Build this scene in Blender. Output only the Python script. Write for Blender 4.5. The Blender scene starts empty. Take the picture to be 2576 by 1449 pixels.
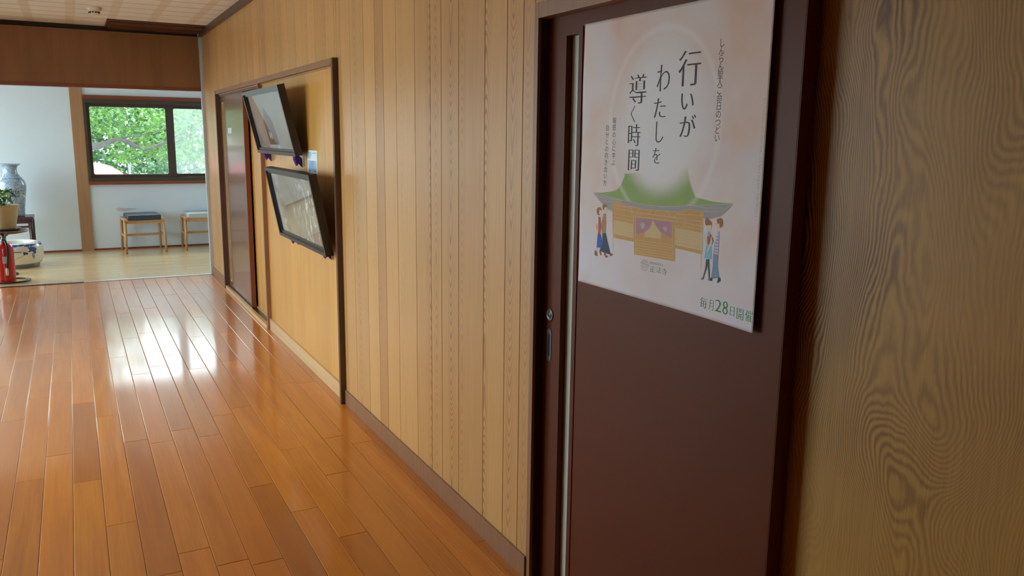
import bpy, bmesh, math, random
import numpy as np
from mathutils import Vector, Matrix, noise as mnoise

random.seed(7)
PI = math.pi
SC = bpy.context.scene
COL = SC.collection

# ------------------------------------------------------------------ camera
cam_d = bpy.data.cameras.new('camera')
cam_d.sensor_width = 36.0
cam_d.lens = 36.0 * 2052.3 / 2576.0
cam_d.clip_start = 0.02
cam = bpy.data.objects.new('camera', cam_d)
COL.objects.link(cam)
yaw, pitch, roll = 0.492403, 0.182335, 0.0121342
fwd = Vector((math.sin(yaw) * math.cos(pitch), math.cos(yaw) * math.cos(pitch), -math.sin(pitch)))
rgt0 = Vector((math.cos(yaw), -math.sin(yaw), 0))
up0 = rgt0.cross(fwd)
rgt = math.cos(roll) * rgt0 + math.sin(roll) * up0
upv = -math.sin(roll) * rgt0 + math.cos(roll) * up0
cam.matrix_world = Matrix(((rgt.x, upv.x, -fwd.x, 0), (rgt.y, upv.y, -fwd.y, 0), (rgt.z, upv.z, -fwd.z, 1.4), (0, 0, 0, 1)))
SC.camera = cam

# ------------------------------------------------------------------ sky, sun, exposure
SKY = 10.0
world = bpy.data.worlds.new('sky')
SC.world = world
world.use_nodes = True
bg = world.node_tree.nodes['Background']
bg.inputs[0].default_value = (0.74, 0.89, 1.0, 1)
bg.inputs[1].default_value = SKY
sun_d = bpy.data.lights.new('sun', 'SUN')
sun_d.energy = 3.0
sun_d.angle = 0.03
sun_d.color = (1.0, 0.95, 0.85)
sun = bpy.data.objects.new('sun', sun_d)
COL.objects.link(sun)
sun.rotation_euler = Vector((-0.35, 0.55, -0.95)).to_track_quat('-Z', 'Y').to_euler()


def portal(name, center, normal, w, h):
    """sky portal in a window opening (guides the sampling of daylight)"""
    d = bpy.data.lights.new(name, 'AREA')
    d.shape = 'RECTANGLE'
    d.size = w
    d.size_y = h
    d.cycles.is_portal = True
    o = bpy.data.objects.new(name, d)
    COL.objects.link(o)
    o.location = center
    o.rotation_euler = Vector(normal).to_track_quat('-Z', 'Y').to_euler()


portal('window_daylight', (1.1, 11.12, 1.31), (0, -1, 0), 1.9, 1.0)
portal('window_daylight', (-1.56, 11.12, 1.31), (0, -1, 0), 1.1, 1.0)
portal('window_daylight', (-2.46, 9.85, 1.05), (1, 0, 0), 1.9, 2.0)
portal('window_daylight', (-1.82, 4.65, 1.07), (1, 0, 0), 3.0, 1.95)

SC.view_settings.view_transform = 'Standard'
SC.view_settings.look = 'None'
SC.view_settings.gamma = 1.0
SC.view_settings.use_curve_mapping = False
SC.view_settings.exposure = 0.25
SC.cycles.max_bounces = 10
SC.cycles.diffuse_bounces = 6
SC.cycles.glossy_bounces = 5
SC.cycles.transparent_max_bounces = 24
SC.cycles.transmission_bounces = 6
SC.cycles.use_denoising = True
SC.cycles.caustics_reflective = False
SC.cycles.caustics_refractive = False


# ------------------------------------------------------------------ helpers: materials
def lin(c):
    return tuple((v / 12.92 if v <= 0.04045 else ((v + 0.055) / 1.055) ** 2.4) for v in c)


def hexc(r, g, b):
    return lin((r / 255, g / 255, b / 255))


def new_mat(name):
    m = bpy.data.materials.new(name)
    m.use_nodes = True
    nt = m.node_tree
    return m, nt, nt.nodes['Principled BSDF']


def N(nt, kind, **kw):
    n = nt.nodes.new(kind)
    for k, v in kw.items():
        setattr(n, k, v)
    return n


def mth(nt, op, a, b=None, c=None):
    n = nt.nodes.new('ShaderNodeMath')
    n.operation = op
    for i, v in enumerate((a, b, c)):
        if v is None:
            continue
        if isinstance(v, (int, float)):
            n.inputs[i].default_value = v
        else:
            nt.links.new(v, n.inputs[i])
    return n.outputs[0]


def mixc(nt, fac, a, b, blend='MIX'):
    n = nt.nodes.new('ShaderNodeMix')
    n.data_type = 'RGBA'
    n.blend_type = blend
    for sock, v in ((n.inputs[0], fac), (n.inputs[6], a), (n.inputs[7], b)):
        if isinstance(v, tuple):
            sock.default_value = (*v[:3], 1)
        elif isinstance(v, (int, float)):
            sock.default_value = v
        else:
            nt.links.new(v, sock)
    return n.outputs[2]


def ramp(nt, fac, lo, hi):
    n = nt.nodes.new('ShaderNodeMapRange')
    n.inputs[1].default_value = lo
    n.inputs[2].default_value = hi
    nt.links.new(fac, n.inputs[0])
    return n.outputs[0]


def noise_tex(nt, vec, scale=1.0, detail=2.0, rough=0.5, dist=0.0):
    n = nt.nodes.new('ShaderNodeTexNoise')
    n.inputs['Scale'].default_value = scale
    n.inputs['Detail'].default_value = detail
    n.inputs['Roughness'].default_value = rough
    n.inputs['Distortion'].default_value = dist
    if vec is not None:
        nt.links.new(vec, n.inputs['Vector'])
    return n.outputs[0]


def plain(name, col, rough=0.5, metal=0.0, coat=0.0, var=0.05, vscale=6.0, spec=0.5, bump=0.0, bscale=300.0):
    """plain surface with a little mottling"""
    m, nt, p = new_mat(name)
    tc = N(nt, 'ShaderNodeTexCoord')
    nz = noise_tex(nt, tc.outputs['Object'], vscale, 3)
    dark = tuple(v * (1 - var) for v in col)
    light = tuple(min(1, v * (1 + var)) for v in col)
    nt.links.new(mixc(nt, nz, dark, light), p.inputs['Base Color'])
    p.inputs['Roughness'].default_value = rough
    p.inputs['Metallic'].default_value = metal
    p.inputs['Coat Weight'].default_value = coat
    p.inputs['Coat Roughness'].default_value = 0.08
    p.inputs['Specular IOR Level'].default_value = spec
    if bump:
        b = N(nt, 'ShaderNodeBump')
        b.inputs['Strength'].default_value = bump
        b.inputs['Distance'].default_value = 0.002
        nt.links.new(noise_tex(nt, tc.outputs['Object'], bscale, 2), b.inputs['Height'])
        nt.links.new(b.outputs[0], p.inputs['Normal'])
    return m


def wood(name, light, dark, across='y', along='z', sa=4.0, sl=0.5, rings=9.0, contrast=0.5, streak=0.3,
         rough=0.45, coat=0.0, coat_rough=0.1, tonevar=0.1, pid=True, huevar=0.0, alt=None, sharp=1.0, bump=0.1, lin_term=0.0,
         blotch=0.0, spec=0.5, stsc=260.0, warp=0.0, cath=False):
    m, nt, p = new_mat(name)
    tc = N(nt, 'ShaderNodeTexCoord')
    sep = N(nt, 'ShaderNodeSeparateXYZ')
    nt.links.new(tc.outputs['Object'], sep.inputs[0])
    ax = {'x': sep.outputs[0], 'y': sep.outputs[1], 'z': sep.outputs[2]}
    A, L = ax[across], ax[along]
    if pid:
        at = N(nt, 'ShaderNodeAttribute', attribute_name='pid')
        P = at.outputs['Fac']
    else:
        v = N(nt, 'ShaderNodeValue')
        v.outputs[0].default_value = 0.37
        P = v.outputs[0]
    comb = N(nt, 'ShaderNodeCombineXYZ')
    nt.links.new(mth(nt, 'MULTIPLY', A, sa), comb.inputs[0])
    nt.links.new(mth(nt, 'MULTIPLY', L, sl), comb.inputs[1])
    nt.links.new(mth(nt, 'MULTIPLY', P, 37.7), comb.inputs[2])
    n1 = noise_tex(nt, comb.outputs[0], 1.0, 1.2, 0.35, warp)
    t = mth(nt, 'MULTIPLY', n1, rings)
    if lin_term:
        t = mth(nt, 'ADD', t, mth(nt, 'MULTIPLY', A, lin_term))
    # fine jitter on the ring edges
    comb3 = N(nt, 'ShaderNodeCombineXYZ')
    nt.links.new(mth(nt, 'MULTIPLY', A, 60.0), comb3.inputs[0])
    nt.links.new(mth(nt, 'MULTIPLY', L, 9.0), comb3.inputs[1])
    nt.links.new(mth(nt, 'MULTIPLY', P, 11.0), comb3.inputs[2])
    t = mth(nt, 'ADD', t, mth(nt, 'MULTIPLY', noise_tex(nt, comb3.outputs[0], 1.0, 2), 0.35))
    if cath:
        # flat-sawn figure: growth cones cut lengthwise give nested arches in the heart of the board
        pc = N(nt, 'ShaderNodeAttribute', attribute_name='pc').outputs['Fac']
        wob = N(nt, 'ShaderNodeCombineXYZ')
        nt.links.new(mth(nt, 'MULTIPLY', L, 1.7), wob.inputs[0])
        nt.links.new(mth(nt, 'MULTIPLY', P, 53.0), wob.inputs[1])
        wn_ = noise_tex(nt, wob.outputs[0], 1.0, 2.0, 0.5)
        a_ = mth(nt, 'ADD', mth(nt, 'SUBTRACT', A, pc), mth(nt, 'MULTIPLY', mth(nt, 'SUBTRACT', wn_, 0.5), 0.02))
        sg = mth(nt, 'SUBTRACT', mth(nt, 'MULTIPLY', mth(nt, 'GREATER_THAN', mth(nt, 'FRACT', mth(nt, 'MULTIPLY', P, 7.7)), 0.35), 2.0), 1.0)
        h_ = mth(nt, 'ADD', mth(nt, 'MULTIPLY', mth(nt, 'MULTIPLY', L, sg), 0.24), mth(nt, 'MULTIPLY', wn_, 0.16))
        h_ = mth(nt, 'ADD', h_, mth(nt, 'MULTIPLY', P, 3.0))
        R_ = mth(nt, 'ADD', h_, mth(nt, 'MULTIPLY', mth(nt, 'SQRT', mth(nt, 'MULTIPLY_ADD', a_, a_, 0.00012)), 1.05))
        jit = mth(nt, 'MULTIPLY', noise_tex(nt, comb3.outputs[0], 0.7, 2), 0.35)
        t = mth(nt, 'ADD', mth(nt, 'DIVIDE', R_, 0.0115), jit)
        heart = mth(nt, 'POWER', 2.718, mth(nt, 'MULTIPLY', mth(nt, 'MULTIPLY', a_, a_), -1500.0))
        pw = mth(nt, 'MULTIPLY', mth(nt, 'FRACT', mth(nt, 'MULTIPLY', P, 13.37)), 1.1)
        heart = mth(nt, 'MULTIPLY_ADD', mth(nt, 'MULTIPLY', heart, pw), 0.95, 0.06)
    s = mth(nt, 'SINE', mth(nt, 'MULTIPLY', t, 2 * PI))
    r = mth(nt, 'MULTIPLY_ADD', s, 0.5, 0.5)
    r = mth(nt, 'POWER', r, sharp)
    if cath: r = mth(nt, 'MULTIPLY', r, heart)
    comb2 = N(nt, 'ShaderNodeCombineXYZ')
    nt.links.new(mth(nt, 'MULTIPLY', A, stsc), comb2.inputs[0])
    nt.links.new(mth(nt, 'MULTIPLY', L, 3.0), comb2.inputs[1])
    nt.links.new(mth(nt, 'MULTIPLY', P, 5.1), comb2.inputs[2])
    st = noise_tex(nt, comb2.outputs[0], 1.0, 3, 0.6)
    f = mth(nt, 'ADD', mth(nt, 'MULTIPLY', r, contrast), mth(nt, 'MULTIPLY', ramp(nt, st, 0.3, 0.7), streak))
    if blotch:
        f = mth(nt, 'ADD', f, mth(nt, 'MULTIPLY', ramp(nt, noise_tex(nt, comb.outputs[0], 0.6, 3), 0.3, 0.7), blotch))
    col = mixc(nt, f, light, dark)
    if pid:
        wn = N(nt, 'ShaderNodeTexWhiteNoise', noise_dimensions='1D')
        nt.links.new(mth(nt, 'MULTIPLY', P, 913.7), wn.inputs['W'])
        if alt is not None:
            col = mixc(nt, mth(nt, 'MULTIPLY', mth(nt, 'POWER', wn.outputs[0], 1.6), huevar), col, alt)
        wn2 = N(nt, 'ShaderNodeTexWhiteNoise', noise_dimensions='1D')
        nt.links.new(mth(nt, 'MULTIPLY', P, 411.3), wn2.inputs['W'])
        tone = mth(nt, 'MULTIPLY_ADD', wn2.outputs[0], 2 * tonevar, 1 - tonevar)
        vm = N(nt, 'ShaderNodeVectorMath', operation='SCALE')
        nt.links.new(col, vm.inputs[0])
        nt.links.new(tone, vm.inputs['Scale'])
        col = vm.outputs[0]
    nt.links.new(col, p.inputs['Base Color'])
    p.inputs['Roughness'].default_value = rough
    p.inputs['Coat Weight'].default_value = coat
    p.inputs['Coat Roughness'].default_value = coat_rough
    p.inputs['Specular IOR Level'].default_value = spec
    if bump:
        b = N(nt, 'ShaderNodeBump')
        b.inputs['Strength'].default_value = bump
        b.inputs['Distance'].default_value = 0.001
        nt.links.new(f, b.inputs['Height'])
        nt.links.new(b.outputs[0], p.inputs['Normal'])
    return m


def glass_pane(name, tint=(1, 1, 1), refl=1.0, haze=0.0):
    m = bpy.data.materials.new(name)
    m.use_nodes = True
    nt = m.node_tree
    nt.nodes.clear()
    out = N(nt, 'ShaderNodeOutputMaterial')
    tr = N(nt, 'ShaderNodeBsdfTransparent')
    tr.inputs[0].default_value = (*tint, 1)
    gl = N(nt, 'ShaderNodeBsdfGlossy')
    gl.inputs['Roughness'].default_value = 0.01
    ge = N(nt, 'ShaderNodeNewGeometry')
    dt = N(nt, 'ShaderNodeVectorMath', operation='DOT_PRODUCT')
    nt.links.new(ge.outputs['Normal'], dt.inputs[0])
    nt.links.new(ge.outputs['Incoming'], dt.inputs[1])
    inv = mth(nt, 'SUBTRACT', 1.0, mth(nt, 'ABSOLUTE', dt.outputs['Value']))
    fres = mth(nt, 'MULTIPLY_ADD', mth(nt, 'POWER', inv, 5.0), 0.96, 0.04)
    mx = N(nt, 'ShaderNodeMixShader')
    nt.links.new(mth(nt, 'MULTIPLY', fres, refl), mx.inputs[0])
    nt.links.new(tr.outputs[0], mx.inputs[1])
    nt.links.new(gl.outputs[0], mx.inputs[2])
    last = mx.outputs[0]
    if haze:
        tl = N(nt, 'ShaderNodeBsdfTranslucent')
        tl.inputs[0].default_value = (0.9, 0.97, 0.97, 1)
        m2 = N(nt, 'ShaderNodeMixShader')
        m2.inputs[0].default_value = haze
        nt.links.new(last, m2.inputs[1])
        nt.links.new(tl.outputs[0], m2.inputs[2])
        last = m2.outputs[0]
    nt.links.new(last, out.inputs[0])
    return m


def attr_mat(name, rough=0.6, coat=0.0):
    """printed surface: ink colours come from the print's own colour attribute"""
    m, nt, p = new_mat(name)
    a = N(nt, 'ShaderNodeAttribute', attribute_name='ink')
    nt.links.new(a.outputs['Color'], p.inputs['Base Color'])
    p.inputs['Roughness'].default_value = rough
    p.inputs['Coat Weight'].default_value = coat
    p.inputs['Specular IOR Level'].default_value = 0.3
    return m


def leaf_mat(name, c1, c2, trans=0.5):
    m = bpy.data.materials.new(name)
    m.use_nodes = True
    nt = m.node_tree
    nt.nodes.clear()
    out = N(nt, 'ShaderNodeOutputMaterial')
    a = N(nt, 'ShaderNodeAttribute', attribute_name='pid')
    col = mixc(nt, a.outputs['Fac'], c1, c2)
    d = N(nt, 'ShaderNodeBsdfDiffuse')
    t = N(nt, 'ShaderNodeBsdfTranslucent')
    g = N(nt, 'ShaderNodeBsdfGlossy')
    g.inputs['Roughness'].default_value = 0.35
    nt.links.new(col, d.inputs[0])
    nt.links.new(col, t.inputs[0])
    m1 = N(nt, 'ShaderNodeMixShader')
    m1.inputs[0].default_value = trans
    nt.links.new(d.outputs[0], m1.inputs[1])
    nt.links.new(t.outputs[0], m1.inputs[2])
    m2 = N(nt, 'ShaderNodeMixShader')
    m2.inputs[0].default_value = 0.06
    nt.links.new(m1.outputs[0], m2.inputs[1])
    nt.links.new(g.outputs[0], m2.inputs[2])
    nt.links.new(m2.outputs[0], out.inputs[0])
    return m


# ------------------------------------------------------------------ helpers: meshes
def newbm():
    bm = bmesh.new()
    bm.faces.layers.float.new('pid')
    bm.faces.layers.float.new('pc')
    return bm


def box(bm, x0, x1, y0, y1, z0, z1, pid=None, bev=0.0, mat=0, seg=2):
    if x0 > x1: x0, x1 = x1, x0
    if y0 > y1: y0, y1 = y1, y0
    if z0 > z1: z0, z1 = z1, z0
    vs = [bm.verts.new((x, y, z)) for x in (x0, x1) for y in (y0, y1) for z in (z0, z1)]
    fs = [bm.faces.new([vs[i] for i in f]) for f in ((0, 1, 3, 2), (4, 6, 7, 5), (0, 4, 5, 1), (2, 3, 7, 6), (0, 2, 6, 4), (1, 5, 7, 3))]
    lay = bm.faces.layers.float.get('pid')
    p = random.random() if pid is None else pid
    for f in fs:
        f.material_index = mat
        if lay: f[lay] = p
    if bev:
        es = list({e for f in fs for e in f.edges})
        r = bmesh.ops.bevel(bm, geom=es, offset=bev, segments=seg, affect='EDGES', profile=0.7)
        for f in r['faces']:
            if lay: f[lay] = p
            f.material_index = mat
    return vs


def lathe(bm, prof, seg=48, cx=0, cy=0, cz=0, pid=0.5, mat=0, cap=True):
    lay = bm.faces.layers.float.get('pid')
    rings = []
    for r, z in prof:
        rings.append([bm.verts.new((cx + r * math.cos(2 * PI * i / seg), cy + r * math.sin(2 * PI * i / seg), cz + z)) for i in range(seg)])
    fs = []
    for a, b in zip(rings[:-1], rings[1:]):
        for i in range(seg):
            j = (i + 1) % seg
            fs.append(bm.faces.new((a[i], a[j], b[j], b[i])))
    if cap:
        fs.append(bm.faces.new(list(reversed(rings[0]))))
        fs.append(bm.faces.new(rings[-1]))
    for f in fs:
        f.smooth = True
        f.material_index = mat
        if lay: f[lay] = pid
    return rings


def tube(bm, pts, rad, seg=10, cap=True, mat=0, closed=False):
    lay = bm.faces.layers.float.get('pid')
    pts = [Vector(p) for p in pts]
    n = len(pts)
    rads = rad if isinstance(rad, (list, tuple)) else [rad] * n
    rings = []
    prev = None
    for i, p in enumerate(pts):
        if closed:
            t = (pts[(i + 1) % n] - pts[i - 1]).normalized()
        else:
            t = (pts[min(i + 1, n - 1)] - pts[max(i - 1, 0)]).normalized()
        if prev is None:
            ref = Vector((0, 0, 1)) if abs(t.z) < 0.9 else Vector((1, 0, 0))
            u = t.cross(ref).normalized()
        else:
            u = (prev - t * prev.dot(t)).normalized()
        prev = u
        v = t.cross(u)
        rings.append([bm.verts.new(p + rads[i] * (math.cos(2 * PI * k / seg) * u + math.sin(2 * PI * k / seg) * v)) for k in range(seg)])
    fs = []
    prs = list(zip(rings[:-1], rings[1:]))
    if closed: prs.append((rings[-1], rings[0]))
    for a, b in prs:
        for k in range(seg):
            j = (k + 1) % seg
            fs.append(bm.faces.new((a[k], a[j], b[j], b[k])))
    if cap and not closed:
        fs.append(bm.faces.new(list(reversed(rings[0]))))
        fs.append(bm.faces.new(rings[-1]))
    for f in fs:
        f.smooth = True
        f.material_index = mat
        if lay: f[lay] = 0.5


def link(name, bm, mat, parent=None, loc=None, fix=True, smooth_angle=None):
    me = bpy.data.meshes.new(name)
    if fix:
        bmesh.ops.recalc_face_normals(bm, faces=bm.faces)
    bm.to_mesh(me)
    bm.free()
    for m in (mat if isinstance(mat, (list, tuple)) else [mat]):
        me.materials.append(m)
    o = bpy.data.objects.new(name, me)
    COL.objects.link(o)
    if loc is not None: o.location = loc
    if parent is not None: o.parent = parent
    return o


def tag(o, label=None, cat=None, group=None, kind=None):
    if label: o['label'] = label
    if cat: o['category'] = cat
    if group: o['group'] = group
    if kind: o['kind'] = kind
    return o


def thing(name, label, cat, loc=(0, 0, 0), rz=0.0, group=None, kind=None):
    o = bpy.data.objects.new(name, None)
    o.empty_display_size = 0.1
    COL.objects.link(o)
    o.location = loc
    o.rotation_euler = (0, 0, rz)
    return tag(o, label, cat, group, kind)


def copy_tree(o, parent=None):
    c = o.copy()
    COL.objects.link(c)
    if parent is not None: c.parent = parent
    for ch in list(o.children):
        copy_tree(ch, c)
    return c


def ring_frame(bm, o, i, axis, d0, d1, rad=0.0, mat=0, seg=5):
    """a flat frame: outer rectangle o=(a0,a1,b0,b1), opening i with rounded corners, extruded d0..d1 along axis"""
    def rr(r, rad):
        a0, a1, b0, b1 = r
        out = []
        for (cx, cy, s) in ((a1 - rad, b1 - rad, 0), (a0 + rad, b1 - rad, 1), (a0 + rad, b0 + rad, 2), (a1 - rad, b0 + rad, 3)):
            for k in range(seg + 1):
                t = (s + k / seg) * PI / 2
                out.append((cx + rad * math.cos(t), cy + rad * math.sin(t)))
        return out
    inn = rr(i, max(rad, 1e-4))
    outp = rr(o, 1e-4)

    def P(a, b, d):
        return (d, a, b) if axis == 'x' else (a, d, b)
    lay = bm.faces.layers.float.get('pid')
    R = [[bm.verts.new(P(a, b, d)) for a, b in pts] for pts, d in ((outp, d0), (inn, d0), (inn, d1), (outp, d1))]
    n = len(inn)
    for A, B in ((R[0], R[1]), (R[1], R[2]), (R[2], R[3]), (R[3], R[0])):
        for k in range(n):
            j = (k + 1) % n
            f = bm.faces.new((A[k], A[j], B[j], B[k]))
            f.material_index = mat
            if lay: f[lay] = 0.5


# ------------------------------------------------------------------ materials
M = {}
M['plank'] = wood('cedar_planks', hexc(208, 160, 100), hexc(140, 94, 50), cath=True, sa=9.0, sl=0.6, rings=8.0, contrast=0.68, streak=0.36,
                  rough=0.36, tonevar=0.09, alt=hexc(180, 128, 78), huevar=0.65, sharp=2.6, bump=0.08, spec=0.5)
M['veneer'] = wood('honey_veneer', hexc(212, 160, 84), hexc(178, 118, 52), sa=7.0, sl=0.6, rings=3.0, contrast=0.22, streak=0.3,
                   rough=0.4, tonevar=0.06, sharp=1.5, bump=0.03, blotch=0.25)
M['lintel'] = wood('brown_veneer', hexc(148, 100, 56), hexc(112, 70, 36), across='x', sa=6.0, sl=0.7, rings=3.0, contrast=0.2, streak=0.3,
                   rough=0.5, tonevar=0.06, sharp=1.5, bump=0.03, blotch=0.25)
M['ash'] = None
M['floor'] = wood('varnished_cherry_boards', hexc(222, 142, 46), hexc(176, 94, 24), across='x', along='y', sa=9.0, sl=0.7, rings=3.0, contrast=0.24, streak=0.34,
                  rough=0.34, spec=0.3, coat=0.5, coat_rough=0.09, tonevar=0.13, alt=hexc(190, 110, 42), huevar=0.65, bump=0.02, blotch=0.3, stsc=120)
M['hallfloor'] = wood('pale_maple_boards', hexc(226, 196, 148), hexc(200, 160, 108), across='y', along='x', sa=9.0, sl=0.6, rings=3.0, contrast=0.2, streak=0.25,
                      rough=0.25, coat=0.4, coat_rough=0.12, tonevar=0.07, bump=0.02)
M['darktrim'] = wood('dark_brown_trim', hexc(92, 60, 42), hexc(66, 40, 28), sa=30, sl=1.0, rings=4, contrast=0.25, streak=0.3, rough=0.45, pid=False, bump=0.03)
M['browntrim'] = wood('brown_trim', hexc(150, 106, 74), hexc(120, 80, 54), sa=30, sl=1.0, rings=4, contrast=0.25, streak=0.3, rough=0.4, pid=False, bump=0.03)
M['redtrim'] = wood('reddish_trim', hexc(138, 72, 40), hexc(104, 50, 28), across='z', along='x', sa=30, sl=1.0, rings=4, contrast=0.25, streak=0.3, rough=0.4, pid=False, bump=0.03)
M['pillar'] = wood('pillar_wood', hexc(176, 130, 92), hexc(146, 102, 68), across='x', sa=18, sl=0.5, rings=5, contrast=0.3, streak=0.3, rough=0.5, pid=False, bump=0.04)
M['base'] = wood('pale_baseboard', hexc(214, 178, 128), hexc(180, 140, 92), across='z', along='y', sa=22, sl=0.5, rings=4, contrast=0.25, streak=0.3, rough=0.35, pid=False, bump=0.03)
M['doorbrown'] = plain('brown_laminate', hexc(96, 46, 23), spec=0.15, rough=0.42, var=0.06, vscale=3, bump=0.04, bscale=500)
M['doorfar'] = plain('glossy_brown_laminate', hexc(122, 84, 60), rough=0.24, var=0.05, vscale=3, coat=0.15)
M['dooredge'] = plain('red_brown_edge', hexc(120, 62, 36), rough=0.4, var=0.05)
M['black'] = plain('blackened_gap', hexc(22, 17, 15), rough=0.7)
M['frost'] = plain('frosted_glass', hexc(196, 200, 190), rough=0.3, var=0.02)
M['white'] = plain('white_plaster', hexc(216, 223, 230), rough=0.85, var=0.02, bump=0.05, bscale=200)
M['bronze'] = plain('bronze_aluminium', hexc(74, 62, 52), rough=0.4, metal=0.2, var=0.04)
M['alu'] = plain('white_aluminium', hexc(200, 204, 206), rough=0.35, metal=0.25, var=0.03)
M['steel'] = plain('brushed_steel', hexc(116, 114, 110), rough=0.35, metal=0.8, var=0.05)
M['pane'] = glass_pane('window_glass', (0.97, 1, 0.98))
M['screen'] = glass_pane('insect_screen_mesh', (0.95, 0.95, 0.95), refl=0.0, haze=0.05)
M['picglass'] = glass_pane('picture_glass', (0.97, 0.98, 0.98), refl=0.85)
M['frameblack'] = plain('black_lacquer', hexc(46, 40, 37), rough=0.3, var=0.06)
M['purple'] = plain('purple_cloth', hexc(72, 34, 116), rough=0.8, var=0.15, vscale=60)
M['ceil'] = None
M['shaded_jamb'] = plain('painted_jamb_shade', hexc(52, 34, 26), rough=0.6)  # darker copy of the jamb brown, with the reveal's shade in its colour
M['green_leaf'] = leaf_mat('maple_leaf', (0.012, 0.062, 0.012), (0.11, 0.23, 0.022), 0.5)
M['hedge_leaf'] = leaf_mat('hedge_leaf', (0.014, 0.062, 0.02), (0.07, 0.17, 0.045), 0.45)
M['bark'] = plain('grey_bark', hexc(92, 86, 84), rough=0.9, var=0.3, vscale=12, bump=0.5, bscale=40)


def ceiling_mat():
    m, nt, p = new_mat('patterned_ceiling_board')
    tc = N(nt, 'ShaderNodeTexCoord')
    sep = N(nt, 'ShaderNodeSeparateXYZ')
    nt.links.new(tc.outputs['Object'], sep.inputs[0])
    fx = mth(nt, 'FRACT', mth(nt, 'DIVIDE', mth(nt, 'ADD', sep.outputs[0], 10 * 0.313 - 0.048), 0.313))
    bx = mth(nt, 'LESS_THAN', fx, 0.22)
    fy = mth(nt, 'FRACT', mth(nt, 'DIVIDE', mth(nt, 'ADD', sep.outputs[1], 10.0), 0.27))
    by = mth(nt, 'LESS_THAN', fy, 0.13)
    nz = noise_tex(nt, tc.outputs['Object'], 5, 3)
    c = mixc(nt, mth(nt, 'MULTIPLY', bx, 0.8), hexc(240, 238, 235), hexc(228, 216, 200))
    c = mixc(nt, mth(nt, 'MULTIPLY', by, 0.8), c, hexc(210, 192, 172))
    c = mixc(nt, mth(nt, 'MULTIPLY', nz, 0.12), c, hexc(214, 200, 184))
    nt.links.new(c, p.inputs['Base Color'])
    p.inputs['Roughness'].default_value = 0.7
    return m


M['ceil'] = ceiling_mat()


def ash_mat():
    # figured ash veneer: fine growth lines swept round by a slow noise field; some sheets of the veneer are almost plain
    m, nt, p = new_mat('ash_veneer')
    tc = N(nt, 'ShaderNodeTexCoord')
    sep = N(nt, 'ShaderNodeSeparateXYZ')
    nt.links.new(tc.outputs['Object'], sep.inputs[0])
    A, L = sep.outputs[1], sep.outputs[2]

    def cvec(a, l, z):
        c = N(nt, 'ShaderNodeCombineXYZ')
        nt.links.new(mth(nt, 'MULTIPLY', A, a), c.inputs[0])
        nt.links.new(mth(nt, 'MULTIPLY', L, l), c.inputs[1])
        c.inputs[2].default_value = z
        return c.outputs[0]
    slow = noise_tex(nt, cvec(4.5, 1.9, 3.1), 1.0, 1.6, 0.45, 0.4)
    knots = noise_tex(nt, cvec(14.0, 7.0, 8.3), 1.0, 1.0, 0.4)
    jag = noise_tex(nt, cvec(70.0, 26.0, 1.0), 1.0, 2.0, 0.5)
    t = mth(nt, 'ADD', mth(nt, 'MULTIPLY', A, 112.0), mth(nt, 'MULTIPLY', slow, 44.0))
    t = mth(nt, 'ADD', t, mth(nt, 'MULTIPLY', knots, 2.6))
    t = mth(nt, 'ADD', t, mth(nt, 'MULTIPLY', jag, 0.7))
    r = mth(nt, 'MULTIPLY_ADD', mth(nt, 'SINE', mth(nt, 'MULTIPLY', t, 2 * PI)), 0.5, 0.5)
    r = mth(nt, 'POWER', r, 1.2)
    patch = noise_tex(nt, cvec(2.6, 1.6, 5.5), 1.0, 2.0, 0.5)
    k = ramp(nt, patch, 0.40, 0.60)
    k = mth(nt, 'MULTIPLY_ADD', k, 0.8, 0.2)
    k = mth(nt, 'MULTIPLY', k, mth(nt, 'MULTIPLY_ADD', ramp(nt, mth(nt, 'ADD', L, mth(nt, 'MULTIPLY', patch, 0.5)), 1.0, 1.4), 0.7, 0.3))
    fine = noise_tex(nt, cvec(330.0, 5.0, 2.2), 1.0, 3.0, 0.6)
    f = mth(nt, 'ADD', mth(nt, 'MULTIPLY', r, k), mth(nt, 'MULTIPLY', ramp(nt, fine, 0.3, 0.7), 0.25))
    nt.links.new(mixc(nt, f, hexc(198, 150, 74), hexc(104, 60, 20)), p.inputs['Base Color'])
    p.inputs['Roughness'].default_value = 0.5
    return m


M['ash'] = ash_mat()

# ------------------------------------------------------------------ room shell
XW = 1.194          # face of the planked wall
YS = 8.65           # sill between corridor and hall
YB = 10.98          # back wall of the hall
ZC = 2.36


def structure(name, bm, mat, label=None, cat=None, parent=None):
    o = link(name, bm, mat, parent)
    if parent is None:
        tag(o, label, cat, kind='structure')
    return o


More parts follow.
